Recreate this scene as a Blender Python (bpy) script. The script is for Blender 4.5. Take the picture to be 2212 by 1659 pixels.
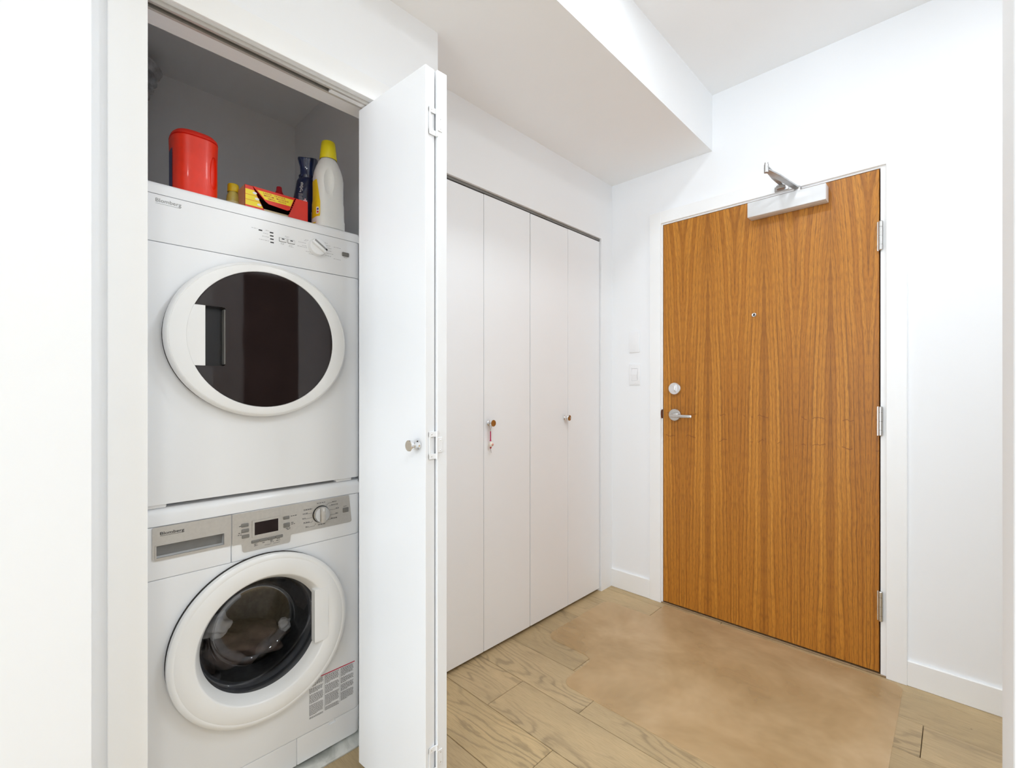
import bpy, bmesh, math, random
from math import sin, cos, pi, radians, sqrt, atan2
from mathutils import Vector, Matrix

random.seed(7)
scene = bpy.context.scene
C = scene.collection
for o in list(bpy.data.objects):
    bpy.data.objects.remove(o, do_unlink=True)

# ------------------------------------------------------------------ camera
cam_d = bpy.data.cameras.new('camera')
cam = bpy.data.objects.new('camera', cam_d)
C.objects.link(cam)
cam.location = (0, 0, 1.14)
cam.rotation_euler = (radians(90), 0, radians(43.95))
cam_d.sensor_width = 36.0
cam_d.lens = 36.0 * 1000.0 / 2212.0
cam_d.shift_y = 14.5 / 2212.0
cam_d.clip_start = 0.02
scene.camera = cam

# ------------------------------------------------------------------ world, light, exposure
w = bpy.data.worlds.new('sky')
scene.world = w
w.use_nodes = True
bg = w.node_tree.nodes['Background']
bg.inputs[0].default_value = (0.80, 0.90, 1.0, 1)
bg.inputs[1].default_value = 1.0

def area_light(name, loc, rot, sx, sy, power, col, shape='RECTANGLE'):
    d = bpy.data.lights.new(name, 'AREA')
    d.shape = shape
    d.size = sx
    d.size_y = sy
    d.energy = power
    d.color = col
    o = bpy.data.objects.new(name, d)
    C.objects.link(o)
    o.location = loc
    o.rotation_euler = rot
    return o

# daylight through the large living-room window behind the camera
area_light('window_daylight', (0.25, -4.05, 1.45), (radians(90), 0, 0), 1.9, 2.1, 80, (0.77, 0.88, 1.0))
# recessed hall lamp first, then three added fill lamps for even light
LAMPS_AND_FILLS = [((-0.62, 1.10, 2.600), 6.5, 0.055), ((0.9, -1.6, 2.600), 7.0, 0.12), ((0.80, -0.45, 2.600), 9.0, 0.12), ((0.46, 1.45, 2.600), 8.0, 0.15)]

scene.view_settings.view_transform = 'Standard'
scene.view_settings.look = 'None'
scene.view_settings.gamma = 1.0
scene.view_settings.use_curve_mapping = False
scene.view_settings.exposure = 0.24
scene.cycles.max_bounces = 12
scene.cycles.diffuse_bounces = 10
scene.cycles.glossy_bounces = 4
scene.cycles.transparent_max_bounces = 12
scene.cycles.use_adaptive_sampling = True
scene.cycles.adaptive_threshold = 0.04
scene.cycles.caustics_reflective = False
scene.cycles.caustics_refractive = False

# ------------------------------------------------------------------ materials
def srgb(r, g, b):
    def f(c):
        c /= 255.0
        return c / 12.92 if c <= 0.04045 else ((c + 0.055) / 1.055) ** 2.4
    return (f(r), f(g), f(b), 1.0)

class NT:
    """tiny node-tree writer"""
    def __init__(self, name):
        self.m = bpy.data.materials.new(name)
        self.m.use_nodes = True
        self.t = self.m.node_tree
        self.n = self.t.nodes
        self.b = self.n['Principled BSDF']
    def add(self, typ, **kw):
        nd = self.n.new(typ)
        for k, v in kw.items():
            setattr(nd, k, v)
        return nd
    def link(self, a, b):
        self.t.links.new(a, b)
    def math(self, op, a, b=None, c=None):
        nd = self.n.new('ShaderNodeMath')
        nd.operation = op
        for i, v in enumerate((a, b, c)):
            if v is None:
                continue
            if isinstance(v, (int, float)):
                nd.inputs[i].default_value = v
            else:
                self.link(v, nd.inputs[i])
        return nd.outputs[0]
    def coords(self):
        return self.n.new('ShaderNodeTexCoord').outputs['Object']
    def mapping(self, vec, scale=(1, 1, 1), loc=(0, 0, 0)):
        nd = self.n.new('ShaderNodeMapping')
        nd.inputs['Scale'].default_value = scale
        nd.inputs['Location'].default_value = loc
        self.link(vec, nd.inputs[0])
        return nd.outputs[0]
    def noise(self, vec, scale, detail=3, rough=0.5, dist=0.0):
        nd = self.n.new('ShaderNodeTexNoise')
        nd.inputs['Scale'].default_value = scale
        nd.inputs['Detail'].default_value = detail
        nd.inputs['Roughness'].default_value = rough
        nd.inputs['Distortion'].default_value = dist
        if vec is not None:
            self.link(vec, nd.inputs['Vector'])
        return nd.outputs['Fac']
    def ramp(self, fac, stops):
        nd = self.n.new('ShaderNodeValToRGB')
        el = nd.color_ramp.elements
        while len(el) < len(stops):
            el.new(0.5)
        for e, (p, col) in zip(el, stops):
            e.position = p
            e.color = col
        self.link(fac, nd.inputs[0])
        return nd.outputs[0]
    def mix(self, fac, a, b, blend='MIX'):
        nd = self.n.new('ShaderNodeMix')
        nd.data_type = 'RGBA'
        nd.blend_type = blend
        for i, v in ((0, fac), (6, a), (7, b)):
            if isinstance(v, (int, float)):
                nd.inputs[i].default_value = v
            elif isinstance(v, tuple):
                nd.inputs[i].default_value = v
            else:
                self.link(v, nd.inputs[i])
        return nd.outputs[2]
    def bump(self, h, strength, dist=0.002):
        nd = self.n.new('ShaderNodeBump')
        nd.inputs['Strength'].default_value = strength
        nd.inputs['Distance'].default_value = dist
        self.link(h, nd.inputs['Height'])
        self.link(nd.outputs[0], self.b.inputs['Normal'])

def plain(name, col, rough=0.5, metal=0.0, var=0.03, nscale=40, bump=0.0, coat=0.0, spec=0.5):
    t = NT(name)
    co = t.coords()
    nz = t.noise(co, nscale, 2)
    d = tuple(max(0, c * (1 - var)) for c in col[:3]) + (1,)
    u = tuple(min(1, c * (1 + var)) for c in col[:3]) + (1,)
    t.link(t.ramp(nz, [(0.3, d), (0.7, u)]), t.b.inputs['Base Color'])
    t.b.inputs['Roughness'].default_value = rough
    t.b.inputs['Metallic'].default_value = metal
    t.b.inputs['Specular IOR Level'].default_value = spec
    t.b.inputs['Coat Weight'].default_value = coat
    t.b.inputs['Coat Roughness'].default_value = 0.05
    if bump:
        t.bump(t.noise(co, nscale * 6, 3), bump, 0.001)
    return t.m

M = {}
M['wall'] = plain('wall_paint', (0.895, 0.905, 0.920, 1), 0.6, var=0.004, nscale=3)
M['ceiling'] = plain('ceiling_paint', (0.93, 0.94, 0.95, 1), 0.85, var=0.008, nscale=4, bump=0.25)
M['soffit'] = plain('soffit_paint', (0.93, 0.94, 0.95, 1), 0.8, var=0.005, nscale=4)
M['trim'] = plain('trim_paint', (0.905, 0.905, 0.90, 1), 0.35, var=0.006, nscale=5)
M['door_white'] = plain('door_paint', (0.885, 0.895, 0.912, 1), 0.38, var=0.008, nscale=3)
M['enamel'] = plain('appliance_enamel', (0.90, 0.907, 0.92, 1), 0.22, var=0.005, nscale=5, coat=0.3)
M['enamel_warm'] = plain('ring_plastic', (0.895, 0.893, 0.885, 1), 0.28, var=0.005, nscale=5, coat=0.2)
M['silver'] = plain('silver_paint', srgb(198, 194, 188), 0.35, 0.25, var=0.03, nscale=120)
M['silver_dark'] = plain('silver_recess', srgb(150, 147, 142), 0.3, 0.5, var=0.04, nscale=60)
M['button'] = plain('grey_button', srgb(124, 122, 118), 0.4, 0.1, var=0.04)
M['chrome'] = plain('chrome', (0.86, 0.86, 0.87, 1), 0.08, 1.0, var=0.02)
M['nickel'] = plain('satin_nickel', (0.64, 0.63, 0.61, 1), 0.24, 1.0, var=0.04, nscale=90)
M['gap_shade'] = plain('gap_shade', srgb(38, 34, 31), 0.8, var=0.1)  # dark tone for shade in gaps, hollows and behind closed doors
M['black_plastic'] = plain('black_plastic', srgb(22, 20, 22), 0.25, var=0.1)
M['rubber'] = plain('grey_rubber', srgb(82, 84, 88), 0.55, var=0.08)
M['drum'] = plain('steel_drum', (0.20, 0.19, 0.18, 1), 0.35, 0.9, var=0.15, nscale=60)
M['print'] = plain('grey_print', srgb(78, 76, 76), 0.6, var=0.05)
M['print_light'] = plain('pale_print', srgb(190, 190, 192), 0.6, var=0.03)
M['logo_dark'] = plain('logo_dark', srgb(34, 32, 34), 0.5, var=0.05)
M['logo_grey'] = plain('logo_grey', srgb(150, 150, 150), 0.5, var=0.05)
M['red_print'] = plain('red_print', srgb(196, 26, 58), 0.5, var=0.04)
M['red_plastic'] = plain('red_plastic', srgb(238, 46, 6), 0.38, var=0.04, coat=0.1)
M['red_lid'] = plain('red_lid_plastic', srgb(222, 38, 18), 0.45, var=0.04)
M['navy_label'] = plain('navy_label', srgb(44, 46, 92), 0.4, var=0.3, nscale=120)
M['yellow_plastic'] = plain('yellow_plastic', srgb(240, 222, 26), 0.35, var=0.03)
M['yellow_cap'] = plain('yellow_cap', srgb(214, 186, 20), 0.4, var=0.04)
M['yellow_label'] = plain('yellow_label', srgb(240, 204, 20), 0.4, var=0.04)
M['olive_glass'] = plain('pale_yellow_liquid', srgb(196, 186, 96), 0.15, var=0.08, coat=0.4)
M['olive_label'] = plain('cream_label', srgb(214, 208, 150), 0.5, var=0.1, nscale=150)
M['white_plastic'] = plain('white_bottle_plastic', (0.80, 0.80, 0.78, 1), 0.32, var=0.01)
M['navy'] = plain('navy_plastic', srgb(24, 32, 66), 0.16, var=0.08, coat=0.5)
M['navy_cap'] = plain('navy_cap_plastic', srgb(20, 36, 78), 0.08, var=0.08, coat=0.8)
M['white_print'] = plain('white_print', (0.85, 0.85, 0.88, 1), 0.5, var=0.03)
M['pink_print'] = plain('pink_print', srgb(240, 190, 205), 0.5, var=0.05)
M['blue_print'] = plain('blue_print', srgb(52, 60, 140), 0.5, var=0.05)
M['carton_red'] = plain('carton_red', srgb(226, 52, 34), 0.45, var=0.04)
M['carton_yellow'] = plain('carton_yellow', srgb(246, 222, 44), 0.45, var=0.03)
M['carton_raw'] = plain('carton_inside', srgb(196, 150, 118), 0.8, var=0.06)
M['bag_roll'] = plain('plastic_bags', srgb(222, 210, 170), 0.4, var=0.06)
M['crimson'] = plain('crimson_plastic', srgb(170, 14, 34), 0.3, var=0.05)
M['arm'] = plain('arm_steel', (0.50, 0.50, 0.50, 1), 0.28, 1.0, var=0.05, nscale=60)
M['closer'] = plain('closer_cover', (0.72, 0.72, 0.72, 1), 0.3, var=0.006)
M['plate'] = plain('switch_plastic', (0.88, 0.88, 0.89, 1), 0.35, var=0.006)
M['cord'] = plain('pink_cord', srgb(190, 44, 96), 0.7, var=0.15, nscale=600)
M['cord_grey'] = plain('grey_cord', srgb(176, 170, 168), 0.6, var=0.08)
M['bead_white'] = plain('bead_cream', srgb(240, 234, 220), 0.4, var=0.03)
M['bead_pink'] = plain('bead_pink', srgb(226, 160, 148), 0.4, var=0.05)
M['brass_face'] = plain('polished_knob_face', (0.62, 0.56, 0.48, 1), 0.07, 1.0, var=0.02)
M['cloth_white'] = plain('white_cloth', (0.75, 0.75, 0.75, 1), 0.9, var=0.06, bump=0.4)
M['cloth_brown'] = plain('brown_cloth', srgb(136, 116, 104), 0.95, var=0.15, bump=0.5)
M['foil'] = plain('foil', (0.55, 0.56, 0.58, 1), 0.3, 1.0, var=0.2, nscale=50, bump=0.6)
M['sill'] = plain('door_sill', srgb(150, 124, 92), 0.5, 0.2, var=0.08)
M['brown_strike'] = plain('strike_brown', srgb(96, 50, 24), 0.5, var=0.1)
M['subfloor'] = plain('floor_joint', srgb(92, 76, 56), 0.8, var=0.1)
M['room_shade'] = plain('unlit_room_shade', srgb(66, 56, 50), 0.8, var=0.05)  # darkness of the unlit side room put into the wall colour
M['grille'] = plain('closer_slot', srgb(205, 200, 190), 0.4, 0.3, var=0.02)

def mat_marble():
    t = NT('mottled_tray')
    co = t.coords()
    n1 = t.noise(co, 9, 5, 0.6, 0.8)
    t.link(t.ramp(n1, [(0.35, srgb(176, 178, 172)), (0.52, srgb(222, 222, 216)), (0.7, srgb(238, 238, 234))]), t.b.inputs['Base Color'])
    t.b.inputs['Roughness'].default_value = 0.4
    return t.m
M['tray'] = mat_marble()

def mat_floor(name='oak_plank'):
    t = NT(name)
    co = t.coords()
    info = t.add('ShaderNodeObjectInfo')
    rnd = info.outputs['Random']
    off = t.add('ShaderNodeCombineXYZ')
    t.link(t.math('MULTIPLY', rnd, 37.0), off.inputs[0])
    t.link(t.math('MULTIPLY', rnd, 91.0), off.inputs[1])
    va = t.add('ShaderNodeVectorMath', operation='ADD')
    t.link(co, va.inputs[0]); t.link(off.outputs[0], va.inputs[1])
    v = va.outputs[0]
    # cathedral figure: bands across the plank, bent by stretched noise
    bend = t.noise(t.mapping(v, (1.1, 5.0, 1.0)), 1.6, 2, 0.5)
    sep = t.add('ShaderNodeSeparateXYZ'); t.link(v, sep.inputs[0])
    f = t.math('ADD', t.math('MULTIPLY', sep.outputs[1], 14.0), t.math('MULTIPLY', bend, 9.0))
    jag = t.noise(t.mapping(v, (14, 60, 1)), 2.0, 3, 0.6)
    f = t.math('ADD', f, t.math('MULTIPLY', jag, 0.35))
    s = t.math('SINE', t.math('MULTIPLY', f, 2 * pi * 1.5))
    line = t.math('POWER', t.math('MULTIPLY_ADD', s, 0.5, 0.5), 4.0)
    amt = t.noise(t.mapping(v, (0.9, 3.0, 1)), 1.7, 2, 0.5)
    amt = t.ramp(amt, [(0.42, (0, 0, 0, 1)), (0.62, (1, 1, 1, 1))])
    line = t.math('MULTIPLY', line, amt)
    pores = t.noise(t.mapping(v, (10, 190, 1)), 2.0, 4, 0.65)
    cloud = t.noise(t.mapping(v, (2.2, 5, 1)), 1.4, 3, 0.55)
    base = t.ramp(cloud, [(0.25, srgb(182, 162, 130)), (0.5, srgb(197, 176, 141)), (0.8, srgb(210, 186, 148))])
    base = t.mix(t.math('MULTIPLY', line, 0.62), base, srgb(136, 121, 98))
    base = t.mix(t.ramp(pores, [(0.46, (0, 0, 0, 1)), (0.78, (0.5, 0.5, 0.5, 1))]), base, srgb(132, 116, 90))
    # a tint per plank
    tint = t.ramp(rnd, [(0.0, srgb(236, 232, 222)), (0.5, srgb(250, 246, 238)), (1.0, srgb(255, 250, 236))])
    base = t.mix(1.0, base, tint, 'MULTIPLY')
    # small knots and specks
    vor = t.add('ShaderNodeTexVoronoi')
    vor.inputs['Scale'].default_value = 9.0
    t.link(t.mapping(v, (0.8, 1.2, 1)), vor.inputs['Vector'])
    spk = t.math('LESS_THAN', vor.outputs['Distance'], 0.022)
    base = t.mix(t.math('MULTIPLY', spk, 0.7), base, srgb(70, 52, 36))
    t.link(base, t.b.inputs['Base Color'])
    t.b.inputs['Roughness'].default_value = 0.42
    t.b.inputs['Specular IOR Level'].default_value = 0.35
    h = t.math('ADD', t.math('MULTIPLY', line, -0.6), t.math('MULTIPLY', pores, -0.4))
    t.bump(h, 0.25, 0.001)
    return t.m
M['oak'] = mat_floor()

def mat_veneer():
    """book-matched teak veneer; leaves are mirrored every 0.1288 m across the door"""
    t = NT('door_veneer')
    co = t.coords()
    sep = t.add('ShaderNodeSeparateXYZ'); t.link(co, sep.inputs[0])
    x, z = sep.outputs[0], sep.outputs[2]
    # gentle sway of the seams
    sw = t.noise(t.mapping(co, (0.0, 0, 1.2)), 1.0, 2)
    xx = t.math('ADD', x, t.math('MULTIPLY', sw, 0.004))
    tt = t.math('PINGPONG', t.math('ADD', xx, 10.296 + 0.2196), 0.1287)
    cv = t.add('ShaderNodeCombineXYZ')
    t.link(t.math('MULTIPLY', tt, 7.0), cv.inputs[0]); t.link(t.math('MULTIPLY', z, 2.4), cv.inputs[2])
    n = t.noise(cv.outputs[0], 1.0, 3, 0.5)
    n2 = t.noise(t.mapping(cv.outputs[0], (1, 1, 0.35)), 1.0, 2, 0.5)
    rise = t.math('MULTIPLY', t.math('POWER', t.math('MAXIMUM', t.math('ADD', z, -0.9), 0.0), 2.0), 0.034)
    f = t.math('ADD', tt, rise)
    f = t.math('ADD', f, t.math('MULTIPLY', z, 0.008))
    f = t.math('ADD', f, t.math('MULTIPLY_ADD', n, 0.030, -0.015))
    f = t.math('ADD', f, t.math('MULTIPLY_ADD', n2, 0.03, -0.015))
    gv = t.add('ShaderNodeCombineXYZ')
    t.link(f, gv.inputs[0]); t.link(t.math('MULTIPLY', z, 0.012), gv.inputs[2])
    broad = t.noise(gv.outputs[0], 46.0, 4, 0.62)
    fine = t.noise(t.mapping(gv.outputs[0], (1, 1, 9)), 260.0, 3, 0.6)
    col = t.ramp(broad, [(0.26, srgb(148, 90, 25)), (0.42, srgb(176, 111, 35)), (0.55, srgb(192, 126, 43)), (0.78, srgb(208, 143, 57))])
    dk = t.ramp(fine, [(0.46, (0, 0, 0, 1)), (0.74, (0.62, 0.62, 0.62, 1))])
    col = t.mix(dk, col, srgb(112, 66, 26))
    # thin dark growth lines
    lv = t.math('SINE', t.math('MULTIPLY', t.math('ADD', f, t.math('MULTIPLY', broad, 0.012)), 2 * pi * 62))
    ln = t.math('MULTIPLY', t.math('POWER', t.math('MULTIPLY_ADD', lv, 0.5, 0.5), 9.0), t.math('MULTIPLY_ADD', n, 1.3, -0.15))
    col = t.mix(ln, col, srgb(104, 62, 24))
    # dark seam between leaves
    seam = t.math('LESS_THAN', tt, 0.0011)
    col = t.mix(t.math('MULTIPLY', seam, 0.35), col, srgb(100, 60, 26))
    sb_ = t.math('MULTIPLY', t.math('POWER', t.math('SUBTRACT', 1.0, t.math('MINIMUM', t.math('DIVIDE', tt, 0.030), 1.0)), 1.6), t.math('MULTIPLY_ADD', n2, 1.1, -0.15))
    col = t.mix(sb_, col, srgb(128, 76, 26))
    # pale ripple figure that crosses the leaves at two heights
    rip = t.noise(t.mapping(co, (26, 1, 5)), 1.0, 2, 0.5)
    d1 = t.math('ABSOLUTE', t.math('SUBTRACT', t.math('ADD', z, t.math('MULTIPLY_ADD', rip, 0.05, -0.025)), 1.02))
    d2 = t.math('ABSOLUTE', t.math('SUBTRACT', t.math('ADD', z, t.math('MULTIPLY_ADD', rip, 0.06, -0.03)), 0.90))
    band = t.math('LESS_THAN', t.math('MINIMUM', d1, d2), 0.0022)
    bm_ = t.math('MULTIPLY', band, t.math('GREATER_THAN', t.noise(t.mapping(co, (18, 1, 1)), 1.0, 1), 0.53))
    col = t.mix(t.math('MULTIPLY', bm_, 0.55), col, srgb(120, 68, 26))
    t.link(col, t.b.inputs['Base Color'])
    t.b.inputs['Roughness'].default_value = 0.42
    t.b.inputs['Specular IOR Level'].default_value = 0.35
    return t.m
M['veneer'] = mat_veneer()

def mat_mat():
    t = NT('frosted_vinyl')
    co = t.coords()
    cl = t.noise(co, 2.6, 4, 0.6, 0.3)
    col = t.ramp(cl, [(0.3, srgb(204, 174, 128)), (0.55, srgb(226, 198, 154)), (0.8, srgb(236, 210, 170))])
    t.link(col, t.b.inputs['Base Color'])
    t.b.inputs['Roughness'].default_value = 0.30
    t.bump(t.noise(co, 260, 2), 0.12, 0.0006)
    tr = t.add('ShaderNodeBsdfTransparent')
    tr.inputs[0].default_value = (1.0, 0.97, 0.93, 1)
    mx = t.add('ShaderNodeMixShader')
    op = t.math('MULTIPLY_ADD', cl, 0.5, 0.18)
    t.link(op, mx.inputs[0]); t.link(tr.outputs[0], mx.inputs[1]); t.link(t.b.outputs[0], mx.inputs[2])
    t.link(mx.outputs[0], t.n['Material Output'].inputs[0])
    return t.m
M['vinyl'] = mat_mat()

def mat_glass():
    t = NT('tinted_bowl_glass')
    t.n.remove(t.b)
    tr = t.add('ShaderNodeBsdfTransparent'); tr.inputs[0].default_value = (0.66, 0.66, 0.67, 1)
    gl = t.add('ShaderNodeBsdfGlossy'); gl.inputs['Roughness'].default_value = 0.03
    gl.inputs[0].default_value = (0.9, 0.9, 0.92, 1)
    fr = t.add('ShaderNodeFresnel'); fr.inputs[0].default_value = 1.5
    nz = t.noise(t.coords(), 30, 2)
    mx = t.add('ShaderNodeMixShader')
    t.link(t.math('ADD', t.math('MINIMUM', t.math('MULTIPLY', fr.outputs[0], 0.8), 0.24), t.math('MULTIPLY', nz, 0.01)), mx.inputs[0])
    t.link(tr.outputs[0], mx.inputs[1]); t.link(gl.outputs[0], mx.inputs[2])
    t.link(mx.outputs[0], t.n['Material Output'].inputs[0])
    return t.m
M['glass'] = mat_glass()
M['dark_glass'] = plain('dark_door_glass', srgb(40, 31, 30), 0.04, var=0.12, nscale=8, spec=0.45)
M['screen'] = plain('dark_display', srgb(44, 36, 38), 0.12, var=0.06)

def mat_emit(name, col, s):
    t = NT(name)
    t.b.inputs['Emission Color'].default_value = col
    t.b.inputs['Emission Strength'].default_value = s
    return t.m
M['lens'] = mat_emit('lamp_or_fill_lens', (1.0, 0.95, 0.86, 1), 6.0)  # glow shared by the hall lamp and the added fill lamps

# ------------------------------------------------------------------ geometry helpers
def box(bm, x0, x1, y0, y1, z0, z1, bev=0.0, seg=2):
    vs = [bm.verts.new(p) for p in ((x0, y0, z0), (x1, y0, z0), (x1, y1, z0), (x0, y1, z0), (x0, y0, z1), (x1, y0, z1), (x1, y1, z1), (x0, y1, z1))]
    fs = [bm.faces.new([vs[i] for i in f]) for f in ((3, 2, 1, 0), (4, 5, 6, 7), (0, 1, 5, 4), (1, 2, 6, 5), (2, 3, 7, 6), (3, 0, 4, 7))]
    if bev > 0:
        es = list({e for f in fs for e in f.edges})
        bmesh.ops.bevel(bm, geom=es, offset=bev, segments=seg, affect='EDGES', profile=0.5, clamp_overlap=True)

def nbm():
    return bmesh.new()

def bbox_bm(*a, **k):
    bm = nbm(); box(bm, *a, **k); return bm

def axes(axis):
    return {'x': (Vector((1, 0, 0)), Vector((0, 1, 0)), Vector((0, 0, 1))),
            'y': (Vector((0, 1, 0)), Vector((0, 0, 1)), Vector((1, 0, 0))),
            'z': (Vector((0, 0, 1)), Vector((1, 0, 0)), Vector((0, 1, 0)))}[axis]

def lathe(bm, c, prof, axis='z', n=40, a=1.0, b=1.0):
    """prof = [(offset along axis, radius)] ; a, b stretch the two cross axes"""
    A, U, V = axes(axis)
    c = Vector(c)
    rings = []
    for h, r in prof:
        if r < 1e-6:
            rings.append([bm.verts.new(c + A * h)])
        else:
            rings.append([bm.verts.new(c + A * h + U * (r * a * cos(2 * pi * i / n)) + V * (r * b * sin(2 * pi * i / n))) for i in range(n)])
    skin(bm, rings)

def skin(bm, rings, closed=True):
    for r0, r1 in zip(rings, rings[1:]):
        n = max(len(r0), len(r1))
        for i in range(n if closed else n - 1):
            j = (i + 1) % n
            if len(r0) == 1 and len(r1) == 1:
                continue
            if len(r0) == 1:
                bm.faces.new((r0[0], r1[i], r1[j]))
            elif len(r1) == 1:
                bm.faces.new((r0[i], r1[0], r0[j]))
            else:
                bm.faces.new((r0[i], r1[i], r1[j], r0[j]))

def sup(t, e):
    c, s = cos(t), sin(t)
    return (math.copysign(abs(c) ** (2 / e), c), math.copysign(abs(s) ** (2 / e), s))

def loft(bm, secs, n=36, caps=True, rot=0.0, c=(0, 0, 0)):
    """secs = [(z, cx, cy, rx, ry, exponent)]"""
    rings = []
    for z, cx, cy, rx, ry, e in secs:
        ring = []
        for i in range(n):
            u, v = sup(2 * pi * i / n, e)
            x, y = cx + rx * u, cy + ry * v
            ring.append(bm.verts.new((c[0] + x * cos(rot) - y * sin(rot), c[1] + x * sin(rot) + y * cos(rot), c[2] + z)))
        rings.append(ring)
    skin(bm, rings)
    if caps:
        bm.faces.new(rings[0][::-1]); bm.faces.new(rings[-1])

def patch(bm, secs, a0, a1, off, n=14, rot=0.0, c=(0, 0, 0)):
    """a curved label that lies on a loft, between the angles a0 and a1 (degrees)"""
    rings = []
    for z, cx, cy, rx, ry, e in secs:
        ring = []
        for i in range(n + 1):
            u, v = sup(radians(a0 + (a1 - a0) * i / n), e)
            x, y = cx + (rx + off) * u, cy + (ry + off) * v
            ring.append(bm.verts.new((c[0] + x * cos(rot) - y * sin(rot), c[1] + x * sin(rot) + y * cos(rot), c[2] + z)))
        rings.append(ring)
    skin(bm, rings, closed=False)

def tube(bm, pts, r, n=10, caps=True):
    pts = [Vector(p) for p in pts]
    rr = r if isinstance(r, (list, tuple)) else [r] * len(pts)
    rings = []
    prev = None
    for i, p in enumerate(pts):
        d = (pts[min(i + 1, len(pts) - 1)] - pts[max(i - 1, 0)]).normalized()
        if prev is None:
            up = Vector((0, 0, 1)) if abs(d.z) < 0.9 else Vector((1, 0, 0))
            u = d.cross(up).normalized()
        else:
            u = (prev - d * prev.dot(d)).normalized()
        prev = u
        v = d.cross(u)
        rings.append([bm.verts.new(p + u * rr[i] * cos(2 * pi * k / n) + v * rr[i] * sin(2 * pi * k / n)) for k in range(n)])
    skin(bm, rings)
    if caps:
        bm.faces.new(rings[0]); bm.faces.new(rings[-1][::-1])

def prism(bm, poly, axis, lo, hi):
    """poly: 2-D points; 'x': (y, z), 'y': (x, z), 'z': (x, y)"""
    def p3(p, h):
        return {'x': (h, p[0], p[1]), 'y': (p[0], h, p[1]), 'z': (p[0], p[1], h)}[axis]
    a = [bm.verts.new(p3(p, lo)) for p in poly]
    b = [bm.verts.new(p3(p, hi)) for p in poly]
    n = len(poly)
    bm.faces.new(a[::-1]); bm.faces.new(b)
    for i in range(n):
        j = (i + 1) % n
        bm.faces.new((a[i], a[j], b[j], b[i]))

def rounded(poly, rads, seg=5):
    out = []
    n = len(poly)
    for i in range(n):
        r = rads[i] if isinstance(rads, (list, tuple)) else rads
        p = Vector(poly[i]); a = Vector(poly[i - 1]); b = Vector(poly[(i + 1) % n])
        if r <= 0:
            out.append(tuple(p)); continue
        u = (a - p).normalized(); v = (b - p).normalized()
        ang = u.angle(v) / 2
        d = min(r / math.tan(ang), (a - p).length * 0.49, (b - p).length * 0.49)
        rr = d * math.tan(ang)
        ce = p + (u + v).normalized() * (rr / sin(ang))
        s, e = p + u * d, p + v * d
        a0 = atan2(s.y - ce.y, s.x - ce.x); a1 = atan2(e.y - ce.y, e.x - ce.x)
        da = (a1 - a0 + pi) % (2 * pi) - pi
        for k in range(seg + 1):
            t = a0 + da * k / seg
            out.append((ce.x + rr * cos(t), ce.y + rr * sin(t)))
    return out

def fix(bm):
    bmesh.ops.recalc_face_normals(bm, faces=bm.faces[:])

def to_mesh(name, bm, mat, origin=(0, 0, 0), smooth=None):
    fix(bm)
    me = bpy.data.meshes.new(name)
    bmesh.ops.translate(bm, verts=bm.verts[:], vec=-Vector(origin))
    bm.to_mesh(me); bm.free()
    me.materials.append(M[mat])
    if smooth is not None:
        for p in me.polygons:
            p.use_smooth = True
        me.set_sharp_from_angle(angle=radians(smooth))
    return me

ROOT = {}
def obj(name, bm, mat, parent=None, smooth=None):
    """one mesh object; geometry is given in world coordinates"""
    if parent is None:
        cs = [v.co for v in bm.verts]
        lo = [min(c[i] for c in cs) for i in range(3)]; hi = [max(c[i] for c in cs) for i in range(3)]
        org = Vector(((lo[0] + hi[0]) / 2, (lo[1] + hi[1]) / 2, lo[2]))
    else:
        org = ROOT[parent.name]
    o = bpy.data.objects.new(name, to_mesh(name, bm, mat, org, smooth))
    C.objects.link(o)
    ROOT[o.name] = org.copy()
    if parent is None:
        o.location = org
    else:
        o.parent = parent
    return o

def thing(name, label, cat, base, group=None):
    o = bpy.data.objects.new(name, None)
    C.objects.link(o)
    o.empty_display_size = 0.1
    o.location = base
    ROOT[o.name] = Vector(base)
    o['label'] = label; o['category'] = cat
    if group:
        o['group'] = group
    return o

def tag(o, label, cat, group=None):
    o['label'] = label; o['category'] = cat
    if group:
        o['group'] = group
    return o

def struct(name, bm, mat, label=None, smooth=None):
    o = obj(name, bm, mat, None, smooth)
    o['kind'] = 'structure'
    if label:
        o['label'] = label
    return o

def struct_root(name, base, label):
    o = bpy.data.objects.new(name, None)
    C.objects.link(o)
    o.location = base
    ROOT[o.name] = Vector(base)
    o['kind'] = 'structure'; o['label'] = label
    return o

def cut(bm, cutters):
    """boolean difference of bmeshes; returns a new bmesh"""
    def tmp(b):
        fix(b)
        me = bpy.data.meshes.new('tmp'); b.to_mesh(me); b.free()
        o = bpy.data.objects.new('tmp', me); C.objects.link(o); return o
    o = tmp(bm)
    cs = [tmp(b) for b in cutters]
    for c_ in cs:
        m = o.modifiers.new('d', 'BOOLEAN'); m.operation = 'DIFFERENCE'; m.solver = 'EXACT'; m.object = c_
    dg = bpy.context.evaluated_depsgraph_get()
    me = bpy.data.meshes.new_from_object(o.evaluated_get(dg))
    r = nbm(); r.from_mesh(me)
    for q in [o] + cs:
        d = q.data
        bpy.data.objects.remove(q, do_unlink=True); bpy.data.meshes.remove(d)
    bpy.data.meshes.remove(me)
    return r

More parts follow.
